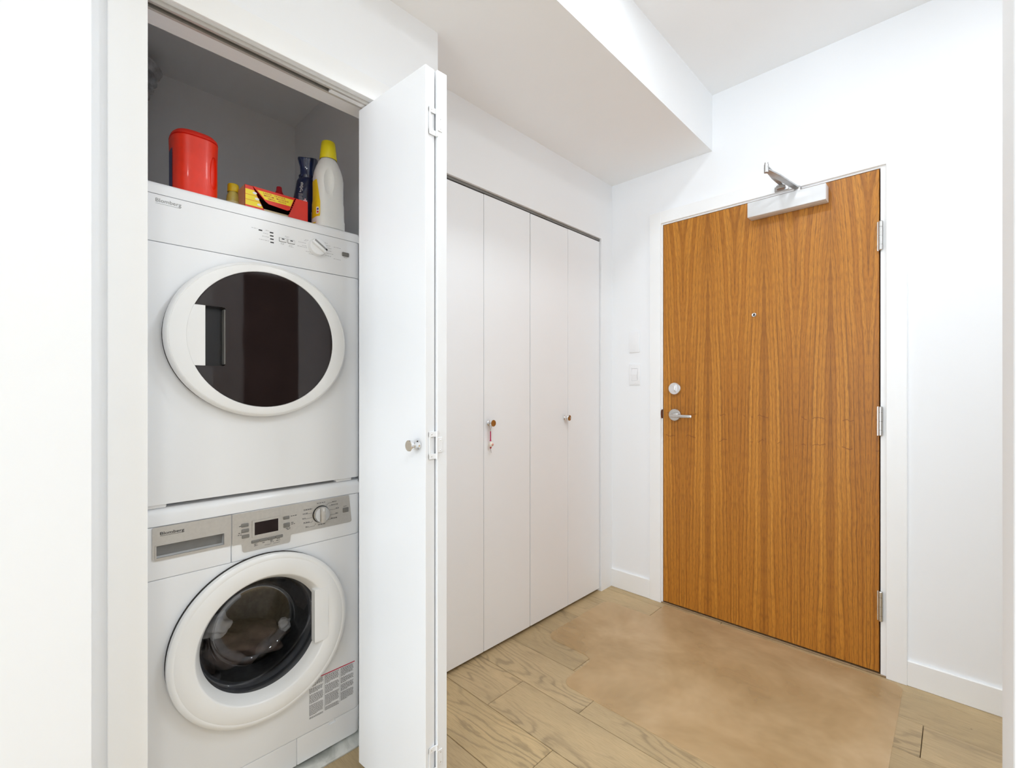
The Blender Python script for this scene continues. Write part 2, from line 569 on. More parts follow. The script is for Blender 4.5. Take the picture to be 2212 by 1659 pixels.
def text_bm(s, fit, place, offset=0.0, depth=0.0003, slant=0.0):
    """lettering as geometry: fit = (width, height), place(u, v, w) -> world point"""
    cu = bpy.data.curves.new('t', 'FONT')
    cu.body = s; cu.size = 1.0; cu.offset = offset; cu.resolution_u = 3
    o = bpy.data.objects.new('t', cu); C.objects.link(o)
    dg = bpy.context.evaluated_depsgraph_get()
    me = bpy.data.meshes.new_from_object(o.evaluated_get(dg))
    bm = nbm(); bm.from_mesh(me)
    bpy.data.objects.remove(o, do_unlink=True); bpy.data.curves.remove(cu); bpy.data.meshes.remove(me)
    xs = [v.co.x for v in bm.verts]; ys = [v.co.y for v in bm.verts]
    x0, x1, y0, y1 = min(xs), max(xs), min(ys), max(ys)
    for v in bm.verts:
        u = (v.co.x - x0) / (x1 - x0) * fit[0]; h = (v.co.y - y0) / (y1 - y0) * fit[1]
        v.co = Vector(place(u, h, depth))
    return bm

def join(bms):
    r = nbm()
    for b in bms:
        me = bpy.data.meshes.new('j'); b.to_mesh(me); b.free()
        r.from_mesh(me); bpy.data.meshes.remove(me)
    return r

# ------------------------------------------------------------------ room shell
CEIL, SOFF = 2.615, 2.337
YB = 2.36            # entry-door wall
XL = -1.46           # bifold-closet wall
XW = -1.254          # laundry wall

# floor with planks
fl = struct('floor', bbox_bm(-2.3, 4.2, -4.2, 2.62, -0.06, -0.012), 'subfloor', 'grey-beige oak plank floor of the hall')
PW = 0.192
JOINTS = {1.532: [-0.966], 1.34: [-1.2316], 1.148: [-0.927, 0.6], 1.916: [-0.406], 2.108: [-0.0855]}
def plank(x0, x1, y0, y1):
    bm = nbm()
    g = 0.0009
    x0 += g; x1 -= g; y0 += g; y1 -= g
    b = 0.0012
    rings = []
    for z, i in ((-0.012, 0), (-b, 0), (0.0, b)):
        rings.append([bm.verts.new(p) for p in ((x0 + i, y0 + i, z), (x1 - i, y0 + i, z), (x1 - i, y1 - i, z), (x0 + i, y1 - i, z))])
    skin(bm, rings)
    bm.faces.new(rings[-1])
    o = obj('plank', bm, 'oak', fl)
    return o
top = 2.30 + PW
rows = []
y = 2.108 + 2 * PW
while y > -4.2:
    rows.append(round(y, 4)); y -= PW
for ye in rows:                       # ye: far edge of the row
    ys = ye - PW
    far = ye > 2.5
    xs0 = -1.385 if (ys < 0.85 and ye > 0.06) else (-1.14 if ye <= 0.06 else -1.56)
    ye_c = min(ye, 2.46)
    key = min(JOINTS, key=lambda k: abs(k - ye))
    js = list(JOINTS[key]) if abs(key - ye) < 0.02 else []
    if not js:
        xj = xs0 + random.uniform(0.35, 1.5)
        js = [xj]
    x = js[-1]
    lim = 4.1 if ye < 0.7 else 1.9
    while x < lim - 0.5:
        x += random.uniform(1.25, 1.9)
        if x < lim - 0.2:
            js.append(x)
    ed = [xs0] + js + [lim]
    for a, b in zip(ed, ed[1:]):
        if b - a > 0.02:
            plank(a, b, ys, ye_c)
struct('floor_laundry', bbox_bm(-2.17, -1.386, 0.06, 0.83, -0.012, 0.003, bev=0.001, seg=1), 'tray', 'pale mottled floor strip under the washing machine')

# entry-door wall with its opening
bm = nbm()
box(bm, -2.3, -1.156, YB, YB + 0.14, 0, CEIL)
box(bm, -0.206, 1.9, YB, YB + 0.14, 0, CEIL)
box(bm, -1.156, -0.206, YB, YB + 0.14, 2.040, CEIL)
struct('wall_back', bm, 'wall', 'white wall around the wooden entry door')
struct('wall_corridor', bbox_bm(-1.4, 0.1, YB + 0.14, YB + 0.16, 0, CEIL), 'gap_shade')

# closet wall
bm = nbm()
box(bm, XL - 0.11, XL, 0.943, 2.36, 2.004, SOFF)
box(bm, XL - 0.11, XL, 2.247, 2.36, 0, 2.004)
box(bm, XL - 0.11, XL, 0.943, 1.046, 0, 2.004)
struct('wall_closet', bm, 'wall', 'white wall above and beside the closed closet doors')
bm = nbm()
box(bm, -2.17, -2.12, 0.943, 2.36, 0, SOFF)
struct('wall_closet_rear', bm, 'wall')

# laundry alcove
bm = nbm()
OY0, OY1, OZ = 0.172, 0.803, 2.000
box(bm, XW - 0.11, XW, 0.02, OY0, 0, SOFF)
box(bm, XW - 0.11, XW, OY0, OY1, OZ, SOFF)
box(bm, XW - 0.11, XW, OY1, 0.943, 0, SOFF)
struct('wall_laundry', bm, 'wall', 'white wall around the laundry closet opening')
LC = 2.40
struct('wall_laundry_side', bbox_bm(-2.17, XW - 0.11, 0.83, 0.943, 0, SOFF), 'wall')
bm = nbm(); box(bm, -2.17, XW - 0.11, 0.02, 0.10, 0, LC)
struct('wall_laundry_end', bm, 'wall')
struct('wall_laundry_rear', bbox_bm(-2.26, -2.17, 0.02, 0.943, 0, LC), 'wall', 'shaded rear wall of the laundry closet')
# the alcove's own ceiling, a little above the hall soffit
bm = nbm(); box(bm, -2.26, XW - 0.11, 0.02, 0.943, LC, LC + 0.05)
struct('ceiling_laundry', bm, 'soffit')

# near wall at the left edge, hall stub at the right edge
struct('wall_near', bbox_bm(-1.70, -1.140, -4.2, 0.0755, 0, SOFF), 'wall', 'bright white wall beside the laundry closet, nearest the camera')
struct('wall_stub', bbox_bm(0.0376, 1.9, 0.641, 0.800, 0, CEIL, bev=0.003, seg=2), 'wall', 'white wall end beyond the entry door baseboard')
bm = nbm()
box(bm, 0.90, 1.0, 0.80, 0.93, 0, CEIL)
box(bm, 0.90, 1.0, 1.50, 2.36, 0, CEIL)
box(bm, 0.90, 1.0, 0.93, 1.50, 2.05, CEIL)
struct('wall_right', bm, 'wall')
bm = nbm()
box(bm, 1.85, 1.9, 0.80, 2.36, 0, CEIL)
struct('wall_side_room', bm, 'room_shade')
# living room behind the camera, with its window opening
bm = nbm()
WX0, WX1, WZ0, WZ1 = -0.75, 1.25, 0.35, 2.5
box(bm, -1.7, WX0, -4.2, -4.1, 0, CEIL)
box(bm, WX1, 4.2, -4.2, -4.1, 0, CEIL)
box(bm, WX0, WX1, -4.2, -4.1, 0, WZ0)
box(bm, WX0, WX1, -4.2, -4.1, WZ1, CEIL)
struct('wall_window', bm, 'wall')
struct('wall_living', bbox_bm(4.1, 4.2, -4.1, 0.80, 0, CEIL), 'wall')
struct('wall_living_end', bbox_bm(1.9, 4.1, 0.70, 0.80, 0, CEIL), 'wall')
win = struct_root('window_1', (0.25, -4.15, WZ0), 'large window of the living room')
for nm, b in (('window_frame', (WX0, WX1, -4.18, -4.12, WZ0, WZ0 + 0.05)), ('window_frame', (WX0, WX1, -4.18, -4.12, WZ1 - 0.05, WZ1)),
              ('mullion', (0.22, 0.28, -4.18, -4.12, WZ0 + 0.05, WZ1 - 0.05))):
    obj(nm, bbox_bm(*b), 'trim', win)

struct('ceiling', bbox_bm(-2.3, 4.2, -4.2, 2.5, CEIL, CEIL + 0.08), 'ceiling', 'white textured ceiling over the entry hall')
struct('ceiling_soffit', bbox_bm(-2.3, -0.885, -4.1, 2.36, SOFF, CEIL), 'soffit', 'white boxed soffit dropping below the ceiling along the closets')

# casings
def frame_bars(bm, axis, a0, a1, z1, wd, lo, hi, bev=0.0015):
    """left bar, right bar and head of a flat casing; axis is the wall normal"""
    for s, e, zb, zt in ((a0 - wd, a0, 0, z1 + wd), (a1, a1 + wd, 0, z1 + wd), (a0, a1, z1, z1 + wd)):
        if axis == 'y':
            box(bm, s, e, lo, hi, zb, zt, bev, 1)
        else:
            box(bm, lo, hi, s, e, zb, zt, bev, 1)
bm = nbm()
frame_bars(bm, 'y', -1.1515, -0.2060, 2.0385, 0.064, 2.346, YB)
tr1 = struct('trim_1', bm, 'trim', 'flat white casing around the entry door')
bm = nbm()
box(bm, -1.1515, -1.1448, 2.357, 2.42, 0.0, 2.0385)
box(bm, -0.2238, -0.2060, 2.357, 2.42, 0.0, 2.0385)
box(bm, -1.1448, -0.2238, 2.357, 2.42, 2.0312, 2.0385)
obj('door_jamb', bm, 'trim', tr1)
bm = nbm()
box(bm, XW, XW + 0.008, OY0 - 0.065, OY0, 0, OZ + 0.065, 0.001, 1)
box(bm, XW, XW + 0.008, OY1, OY1 + 0.065, 0, OZ + 0.065, 0.001, 1)
box(bm, XW, XW + 0.008, OY0, OY1, OZ, OZ + 0.065, 0.001, 1)
struct('trim_2', bm, 'trim', 'flat white casing around the laundry closet opening')
# track above the laundry doors
bm = nbm()
box(bm, XW - 0.0150, XW - 0.0115, OY0, OY1, 1.9900, OZ)
box(bm, XW - 0.0420, XW - 0.0385, OY0, OY1, 1.9900, OZ)
box(bm, XW - 0.0190, XW - 0.0115, OY0, OY1, 1.9890, 1.9905)
box(bm, XW - 0.0420, XW - 0.0345, OY0, OY1, 1.9890, 1.9905)
tr = struct('trim_3', bm, 'silver', 'metal sliding track over the laundry opening')
obj('track_slot', bbox_bm(XW - 0.0385, XW - 0.0150, OY0, OY1, 1.9975, OZ), 'button', tr)
obj('pivot_block', bbox_bm(XW - 0.0345, XW - 0.0190, 0.585, 0.70, 1.9885, 1.9960, 0.001), 'enamel', tr)
# track above the closet doors
bm = nbm()
box(bm, XL - 0.050, XL - 0.012, 1.046, 2.247, 1.992, 2.004)
struct('trim_4', bm, 'button', 'thin grey track above the closed closet doors')
struct('closet_shade_sheet', bbox_bm(XL - 0.11, XL - 0.075, 1.046, 2.247, 0.0, 2.004), 'gap_shade')  # dark sheet behind the doors, standing in for the closet's shade

# baseboards
bm = nbm(); box(bm, -0.142, 0.90, 2.348, YB, 0, 0.096, 0.002, 1)
struct('baseboard_right', bm, 'trim', 'white baseboard between the entry door and the wall end')
bm = nbm(); box(bm, XL, -1.2155, 2.348, YB, 0, 0.103, 0.002, 1)
struct('baseboard_back', bm, 'trim', 'short white baseboard in the corner beside the entry door')
struct('trim_5', bbox_bm(-1.1515, -0.206, 2.352, 2.46, 0.0, 0.0055, 0.002, 1), 'sill', 'thin sill strip under the entry door')

# ------------------------------------------------------------------ recessed hall lamp and added fill lamps (out of frame)
for i, (p, pw, r) in enumerate(LAMPS_AND_FILLS):
    la = thing('ceiling_or_fill_lamp', ['round recessed lamp in the ceiling above the entry hall', 'round added fill lamp above the living room', 'round added fill lamp above the hall entrance', 'round added fill lamp in the ceiling beyond the wall end'][i], 'lamp', (p[0], p[1], CEIL))
    bm = nbm(); lathe(bm, (p[0], p[1], 0), [(CEIL, r), (CEIL - 0.006, r), (CEIL - 0.006, r + 0.018), (CEIL, r + 0.02)], 'z', 32)
    obj('trim_ring', bm, 'trim', la, 40)
    bm = nbm(); lathe(bm, (p[0], p[1], 0), [(CEIL - 0.001, 0), (CEIL - 0.001, r)], 'z', 32)
    obj('lens', bm, 'lens', la)
    d = bpy.data.lights.new('lamp_or_fill_light', 'AREA'); d.shape = 'DISK'; d.size = 2 * r; d.energy = pw; d.color = (0.85, 0.93, 1.0)
    lo = bpy.data.objects.new('lamp_or_fill_light', d); C.objects.link(lo); lo.location = (p[0], p[1], CEIL - 0.012)

# ------------------------------------------------------------------ entry door
d1 = struct_root('door_1', (-0.685, 2.38, 0), 'teak veneer entry door with a white closer')
obj('door_leaf', bbox_bm(-1.1425, -0.2285, 2.3585, 2.402, 0.011, 2.0292, 0.001, 1), 'veneer', d1)
for z0, z1 in ((0.219, 0.339), (0.959, 1.077), (1.700, 1.818)):
    bm = nbm()
    xh, yh = -0.2232, 2.3515
    L = z1 - z0
    lathe(bm, (xh, yh, z0), [(0, 0), (0, 0.0055), (0.003, 0.0078), (L * 0.195, 0.0078), (L * 0.2, 0.0066), (L * 0.205, 0.0078), (L * 0.495, 0.0078), (L * 0.5, 0.0068), (L * 0.505, 0.0078), (L * 0.795, 0.0078), (L * 0.8, 0.0066), (L * 0.805, 0.0078), (L - 0.003, 0.0078), (L, 0.0055), (L, 0)], 'z', 16)
    hg = obj('hinge', bm, 'nickel', d1, 35)
    obj('hinge_leaf', bbox_bm(-0.2345, -0.2205, 2.3565, 2.3600, z0 + 0.001, z1 - 0.001), 'nickel', hg)
# deadbolt
bm = nbm(); lathe(bm, (-1.0770, 2.3585, 1.1515), [(0, 0.0325), (-0.009, 0.0325), (-0.0125, 0.030), (-0.0125, 0)], 'y', 48)
db = obj('deadbolt', bm, 'chrome', d1, 35)
bm = nbm(); loft(bm, [(-0.019, 0, 0, 0.0045, 0.004, 2.5), (-0.012, 0, 0, 0.0062, 0.006, 2.5), (0.012, 0, 0, 0.0062, 0.006, 2.5), (0.019, 0, 0, 0.0045, 0.004, 2.5)], 16, c=(-1.072, 2.341, 1.1515))
obj('thumb_turn', bm, 'chrome', db, 40)
# lever handle
bm = nbm(); lathe(bm, (-1.0764, 2.3585, 1.0128), [(0, 0.0325), (-0.008, 0.0325), (-0.0115, 0.030), (-0.0115, 0.011), (-0.045, 0.0095), (-0.055, 0.0095), (-0.055, 0)], 'y', 48)
lv = obj('lever_handle', bm, 'nickel', d1, 35)
bm = nbm(); box(bm, -1.084, -0.966, 2.300, 2.3115, 1.001, 1.0175, 0.004, 2)
obj('lever', bm, 'nickel', lv, 40)
# peephole
bm = nbm(); lathe(bm, (-0.6913, 2.3585, 1.4965), [(0, 0.0095), (-0.003, 0.0095), (-0.004, 0.008), (-0.0032, 0.0052)], 'y', 24)
ph = obj('peephole', bm, 'chrome', d1, 35)
bm = nbm(); lathe(bm, (-0.6913, 2.3585, 1.4965), [(-0.0032, 0.0054), (-0.0036, 0.003), (-0.0037, 0)], 'y', 20)
obj('lens', bm, 'black_plastic', ph, 60)
# strike lip
bm = nbm(); prism(bm, [(-1.1448, 1.040), (-1.1500, 1.032), (-1.1512, 1.022), (-1.1512, 1.010), (-1.1500, 1.000), (-1.1448, 0.992)], 'y', 2.3455, 2.3585)
obj('strike_lip', bm, 'brown_strike', d1)
# closer
bm = nbm(); box(bm, -0.7035, -0.3975, 2.299, 2.3575, 1.9400, 2.0085, 0.003, 2)
cl = obj('door_closer', bm, 'closer', d1, 30)
obj('slot', bbox_bm(-0.462, -0.405, 2.328, 2.331, 1.9392, 1.9401), 'grille', cl)
E1 = Vector((-0.563, 2.078, 2.043))            # elbow
S1 = Vector((-0.505, 2.318, 2.022))            # spindle side
B1 = Vector((-0.572, 2.345, 2.056))            # bracket side
def flat_bar(bm, pts, wd, th):
    """a flat strap through pts, lying level"""
    rings = []
    for i, p in enumerate(pts):
        d = (pts[min(i + 1, len(pts) - 1)] - pts[max(i - 1, 0)]); d.z = 0
        if d.length < 1e-5:
            d = Vector((0, 1, 0))
        s = d.normalized().cross(Vector((0, 0, 1)))
        w_ = wd[i] if isinstance(wd, list) else wd
        rings.append([bm.verts.new(p + s * a * w_ / 2 + Vector((0, 0, b * th / 2))) for a, b in ((-1, -1), (1, -1), (1, 1), (-1, 1))])
    skin(bm, rings); bm.faces.new(rings[0]); bm.faces.new(rings[-1][::-1])
bm = nbm()
flat_bar(bm, [E1 + Vector((0, 0, -0.004)), E1.lerp(S1, 0.35), E1.lerp(S1, 0.9), S1 + Vector((0.002, 0.01, 0.006))], [0.020, 0.026, 0.022, 0.022], 0.006)
box(bm, S1.x - 0.012, S1.x + 0.014, S1.y - 0.012, S1.y + 0.012, 2.006, 2.028, 0.003)
obj('closer_arm', bm, 'arm', cl, 30)
bm = nbm()
flat_bar(bm, [E1 + Vector((0, 0, 0.006)), E1.lerp(B1, 0.45) + Vector((0.004, 0, 0)), B1 + Vector((0.006, -0.035, 0))], [0.020, 0.024, 0.014], 0.005)
obj('closer_forearm', bm, 'arm', cl, 30)
bm = nbm(); lathe(bm, (E1.x, E1.y, E1.z), [(-0.014, 0), (-0.014, 0.009), (0.018, 0.009), (0.02, 0.007), (0.026, 0.007), (0.026, 0)], 'z', 20)
obj('elbow_pin', bm, 'arm', cl, 35)
bm = nbm()
lathe(bm, (B1.x, 2.325, 2.050), [(-0.009, 0), (-0.009, 0.016), (-0.004, 0.019), (0.0, 0.016), (0.004, 0.019), (0.009, 0.016), (0.009, 0)], 'z', 24)
box(bm, B1.x - 0.028, B1.x + 0.028, 2.338, 2.346, 2.040, 2.062, 0.002)
obj('arm_bracket', bm, 'arm', cl, 35)

# ------------------------------------------------------------------ bifold doors
def knob_prof(r=0.015):
    return [(0, 0.0115), (0.003, 0.0115), (0.005, 0.008), (0.012, 0.0072), (0.017, 0.009), (0.022, r - 0.0012), (0.030, r), (0.0315, r - 0.001)]
def knob(parent, base, direction):
    """direction '+x' or '-y'"""
    bm = nbm()
    ax, sg = ('x', 1) if direction == '+x' else ('y', -1)
    lathe(bm, base, [(h * sg, r) for h, r in knob_prof()], ax, 32)
    k = obj('knob', bm, 'chrome', parent, 35)
    bm = nbm(); lathe(bm, base, [(0.0315 * sg, 0.0141), (0.0318 * sg, 0)], ax, 32)
    obj('knob_face', bm, 'brass_face', k)
    return k
FX = XL - 0.010
def closet_pair(n, ya, yb, knob_y, knob_panel, label):
    r = struct_root(n, ((FX - 0.015), (ya + yb) / 2, 0), label)
    ym = (ya + yb) / 2
    for i, (a, b) in enumerate(((ya, ym), (ym, yb))):
        p = obj('bifold_panel', bbox_bm(FX - 0.032, FX, a + 0.0012, b - 0.0012, 0.016, 1.987 if i else 1.986, 0.0012, 1), 'door_white', r)
        if i == knob_panel:
            knob(p, (FX, knob_y, 1.0), '+x')
closet_pair('door_2', 1.052, 1.649, 1.378, 1, 'closed white bifold closet door with a charm on its knob')
closet_pair('door_3', 1.651, 2.243, 1.919, 0, 'closed white bifold closet door beside the corner')

d4 = struct_root('door_4', (-1.14, 0.74, 0), 'white bifold laundry door folded open')
def rot_panel(hx, hy, ang, length, th, z0, z1, side):
    """box from the hinge point back along -x turned by ang; thickness to +y (side=1)"""
    bm = nbm(); box(bm, -length, 0, 0, th * side, z0, z1, 0.0012, 1)
    bmesh.ops.rotate(bm, verts=bm.verts[:], cent=(0, 0, 0), matrix=Matrix.Rotation(ang, 3, 'Z'))
    bmesh.ops.translate(bm, verts=bm.verts[:], vec=(hx, hy, 0))
    return bm
pa = obj('bifold_panel', rot_panel(-0.9915, 0.7062, radians(3.9), 0.312, 0.0305, 0.018, 1.986, 1), 'door_white', d4)
pb = obj('bifold_panel', rot_panel(-0.9875, 0.7410, radians(-1.2), 0.305, 0.0315, 0.018, 1.986, 1), 'door_white', d4)
knob(pa, (-1.019, 0.7040, 0.998), '-y')
for zc in (1.845, 0.997, 0.172):
    xh = -0.9865
    bm = nbm()
    # leaf on the first panel: a C-shaped plate
    box(bm, xh - 0.0045, xh - 0.0025, 0.7165, 0.7375, zc - 0.036, zc - 0.022, 0.0005, 1)
    box(bm, xh - 0.0045, xh - 0.0025, 0.7165, 0.7375, zc + 0.022, zc + 0.036, 0.0005, 1)
    box(bm, xh - 0.0045, xh - 0.0028, 0.7165, 0.7215, zc - 0.036, zc + 0.036, 0.0005, 1)
    hg = obj('hinge', bm, 'enamel', d4)
    bm = nbm(); box(bm, xh - 0.001, xh + 0.0012, 0.7410, 0.7560, zc - 0.020, zc + 0.020, 0.0005, 1)
    obj('hinge_leaf', bm, 'enamel', hg)
    bm = nbm(); lathe(bm, (xh, 0.7390, zc - 0.037), [(0, 0), (0, 0.003), (0.015, 0.003), (0.0155, 0.0022), (0.016, 0.003), (0.057, 0.003), (0.0575, 0.0022), (0.058, 0.003), (0.074, 0.003), (0.074, 0)], 'z', 12)
    obj('hinge_pin', bm, 'enamel', hg, 35)
    for xx, yy, zz in ((xh - 0.0024, 0.7240, zc - 0.029), (xh - 0.0024, 0.7240, zc + 0.029), (xh + 0.0012, 0.7500, zc - 0.013), (xh + 0.0012, 0.7500, zc + 0.013)):
        bm = nbm(); lathe(bm, (xx, yy, zz), [(0, 0.0016), (0.0006, 0.001), (0.0006, 0)], 'x', 8)
        obj('screw', bm, 'nickel', hg)

# ------------------------------------------------------------------ appliances
XF = -1.430
Y0, Y1 = 0.154, 0.7580
def face(u, v, w_, x=XF):
    return (x + w_, u, v)

def shell(bm, z0, z1, x_back=-1.99, r=0.012):
    """sides, rear, top and bottom of a cabinet with rounded front corners"""
    pts = [(x_back, Y0)]
    for k in range(6):
        t = pi / 2 * k / 5
        pts.append((XF - r + r * sin(t), Y0 + r - r * cos(t)))
    for k in range(6):
        t = pi / 2 * k / 5
        pts.append((XF - r + r * cos(t), Y1 - r + r * sin(t)))
    pts.append((x_back, Y1))
    prism(bm, pts, 'z', z0, z1)

def slab(z0, z1, ya=Y0, yb=Y1, xb=-1.46, bev=0.004, x=XF):
    """front panel; the outer vertical edges of the cabinet are rounded, panel joints only eased"""
    b = nbm()
    pts = [(xb, ya)]
    for side in (0, 1):
        r = 0.020 if (ya == Y0 if side == 0 else yb == Y1) else 0.0015
        for k in range(7):
            t = pi / 2 * k / 6
            if side == 0:
                pts.append((x - r + r * sin(t), ya + r - r * cos(t)))
            else:
                pts.append((x - r + r * cos(t), yb - r + r * sin(t)))
    pts.append((xb, yb))
    prism(b, pts, 'z', z0, z1)
    es = [e for e in b.edges if abs(e.verts[0].co.z - e.verts[1].co.z) < 1e-6 and min(v.co.x for v in e.verts) > xb + 1e-4]
    bmesh.ops.bevel(b, geom=es, offset=min(bev, 0.0025), segments=2, affect='EDGES', profile=0.5, clamp_overlap=True)
    return b

def oval_ring(bm, cy, cz, prof, n=96):
    """prof = [(x, ry, rz)]: closed cross-section of a ring"""
    rings = []
    for x, ry, rz in prof:
        rings.append([bm.verts.new((x, cy + ry * cos(2 * pi * i / n), cz + rz * sin(2 * pi * i / n))) for i in range(n)])
    skin(bm, rings)

def dashes(y0, z0, wd, h, rng, x=XF + 0.0004, fill=0.82):
    """a line of print too small to read"""
    bm = nbm()
    y = y0
    while y < y0 + wd:
        l = min(rng.uniform(0.35, 1.0) * h * 4, y0 + wd - y)
        if l > h * 0.4:
            v = [bm.verts.new(p) for p in ((x, y, z0), (x, y + l, z0), (x, y + l, z0 + h), (x, y, z0 + h))]
            bm.faces.new(v)
        y += l + h * 0.9
    return bm

rng = random.Random(3)

# ---- washing machine
wa = thing('washing_machine', 'white front-loading washing machine with a silver control panel under the dryer', 'washing machine', (-1.71, (Y0 + Y1) / 2, 0.003))
DC = (0.4615, 0.4440)
bm = nbm(); shell(bm, 0.012, 0.8028)
# recessed core, so the front panels read as separate pieces
cyl = nbm(); lathe(cyl, (-1.90, DC[0], DC[1]), [(0, 0), (0, 0.20), (0.35, 0.20), (0.60, 0.20), (0.60, 0)], 'x', 64)
front = nbm(); box(front, -1.50, -1.30, -0.2, 1.2, -0.2, 0.9)
obj('cabinet', cut(bm, [cyl, front]), 'enamel', wa, 30)
def hole_panel(z0, z1, r):
    b = slab(z0, z1, xb=-1.50, bev=0.006)
    c_ = nbm(); lathe(c_, (-1.60, DC[0], DC[1]), [(0, 0), (0, r), (0.3, r), (0.3, 0)], 'x', 72)
    return cut(b, [c_])
obj('front_panel', hole_panel(0.0965, 0.6690, 0.176), 'enamel', wa, 30)
# top lid band
bm = nbm()
pr = [(-1.99, 0.8030), (XF, 0.8030)] + [(XF - 0.018 + 0.018 * cos(t), 0.827 + 0.018 * sin(t)) for t in [pi / 2 * k / 6 for k in range(7)]] + [(-1.99, 0.845)]
prism(bm, pr, 'y', Y0, Y1)
def round_lid(b):
    es = [e for e in b.edges if abs(e.verts[0].co.y - e.verts[1].co.y) < 1e-6 and min(v.co.x for v in e.verts) > -1.5 and (abs(e.verts[0].co.y - Y0) < 0.004 or abs(e.verts[0].co.y - Y1) < 0.004)
          and max(abs(v.co.x - XF) for v in e.verts) < 0.03]
    bmesh.ops.bevel(b, geom=es, offset=0.010, segments=4, affect='EDGES', profile=0.5, clamp_overlap=True)
    return b
obj('lid', round_lid(bm), 'enamel', wa, 30)
# drawer and control fascia
rec = lambda: bbox_bm(-1.452, -1.30, 0.2137, 0.3605, 0.7245, 0.7550)
dr = obj('detergent_drawer', cut(slab(0.6712, 0.8010, Y0, 0.3775, xb=-1.47), [rec()]), 'enamel', wa, 30)
poly = rounded([(0.2055, 0.8010), (0.2055, 0.7172), (0.3775, 0.7172), (0.3775, 0.8010)], [0.003, 0.008, 0.001, 0.001])
bm = nbm(); prism(bm, poly, 'x', XF - 0.001, XF + 0.0022)
obj('drawer_plate', cut(bm, [rec()]), 'silver', dr, 30)
bm = nbm()
pts = []
for k in range(9):
    t = pi / 2 * k / 8
    pts.append((XF + 0.001 - 0.020 * sin(t), 0.7550 - 0.0305 * k / 8 if False else 0.7245 + 0.0305 * cos(t) * 0.98))
# curved back of the drawer grip
for a, b in zip(pts, pts[1:]):
    v = [bm.verts.new(p) for p in ((a[0], 0.2142, a[1]), (a[0], 0.3600, a[1]), (b[0], 0.3600, b[1]), (b[0], 0.2142, b[1]))]
    bm.faces.new(v)
bmesh.ops.remove_doubles(bm, verts=bm.verts[:], dist=1e-5)
obj('drawer_grip', bm, 'silver_dark', dr, 60)
bm = nbm()
fr_o = rounded([(0.2110, 0.7575), (0.2110, 0.7218), (0.3632, 0.7218), (0.3632, 0.7575)], 0.004)
prism(bm, fr_o, 'x', XF + 0.001, XF + 0.0034)
obj('grip_rim', cut(bm, [rec()]), 'silver', dr, 30)
lt = text_bm('Blomberg', (0.0502, 0.0092), lambda u, v, q: face(0.2212 + u, 0.7790 + v, 0.0026), offset=0.012)
obj('logo', lt, 'logo_dark', dr)
obj('logo_underline', bbox_bm(XF + 0.0022, XF + 0.0026, 0.2212, 0.2700, 0.7783, 0.7790), 'logo_dark', dr)

fa = obj('control_fascia', slab(0.6712, 0.8010, 0.3795, Y1, xb=-1.47), 'enamel', wa, 30)
poly = rounded([(0.3800, 0.8005), (0.7166, 0.8005), (0.7260, 0.7124), (0.5345, 0.7124), (0.5318, 0.6902), (0.4060, 0.6902), (0.4035, 0.7160), (0.3800, 0.7160)][::-1],
               [0.001, 0.004, 0.006, 0.006, 0.004, 0.006, 0.002, 0.001])
bm = nbm(); prism(bm, poly, 'x', XF - 0.001, XF + 0.0022)
cp = obj('control_panel', bm, 'silver', wa, 30)
PX = XF + 0.0022
def button(y, z, wd, h, parent, mat='button', px=PX, proud=0.0028):
    return obj('button', bbox_bm(px - 0.001, px + proud, y - wd / 2, y + wd / 2, z - h / 2, z + h / 2, min(h, wd) * 0.22, 2), mat, parent, 30)
for y, z in ((0.4110, 0.7662), (0.4120, 0.7508), (0.4129, 0.7350)):
    button(y, z, 0.0190, 0.0098, cp)
for k in range(4):
    button(0.4375 + 0.0212 * k, 0.7150, 0.0205, 0.0085, cp)
button(0.5212, 0.7652, 0.0178, 0.0090, cp)
button(0.5222, 0.7434, 0.0182, 0.0135, cp)
button(0.7048, 0.7546, 0.0195, 0.0150, cp)
bm = nbm(); prism(bm, [(0.4295, 0.7742), (0.4295, 0.7268), (0.5055, 0.7268), (0.5055, 0.7742)], 'x', PX - 0.001, PX + 0.0018)
inner = nbm(); box(inner, PX - 0.01, PX + 0.01, 0.4355, 0.4985, 0.7325, 0.7685)
dsp = obj('display_bezel', cut(bm, [inner]), 'silver', cp, 30)
obj('display', bbox_bm(PX - 0.001, PX + 0.0006, 0.4355, 0.4985, 0.7325, 0.7685), 'screen', cp)
# dial
dcx, dcz = 0.6246, 0.7566
bm = nbm(); lathe(bm, (PX, dcx, dcz), [(0, 0.0262), (0.001, 0.0262), (0.001, 0.0244)], 'x', 48)
dl = obj('dial_groove', bm, 'black_plastic', cp, 30)
bm = nbm(); lathe(bm, (PX, dcx, dcz), [(0, 0.0246), (0.012, 0.0240), (0.0145, 0.0222), (0.0145, 0)], 'x', 48)
dl = obj('dial', bm, 'nickel', cp, 30)
obj('dial_grip', bbox_bm(PX + 0.013, PX + 0.021, dcx - 0.0075, dcx + 0.0075, dcz - 0.0232, dcz + 0.0232, 0.003, 2), 'silver', dl, 30)
obj('dial_mark', bbox_bm(PX + 0.0208, PX + 0.0214, dcx - 0.001, dcx + 0.001, dcz + 0.012, dcz + 0.0205), 'enamel', dl)
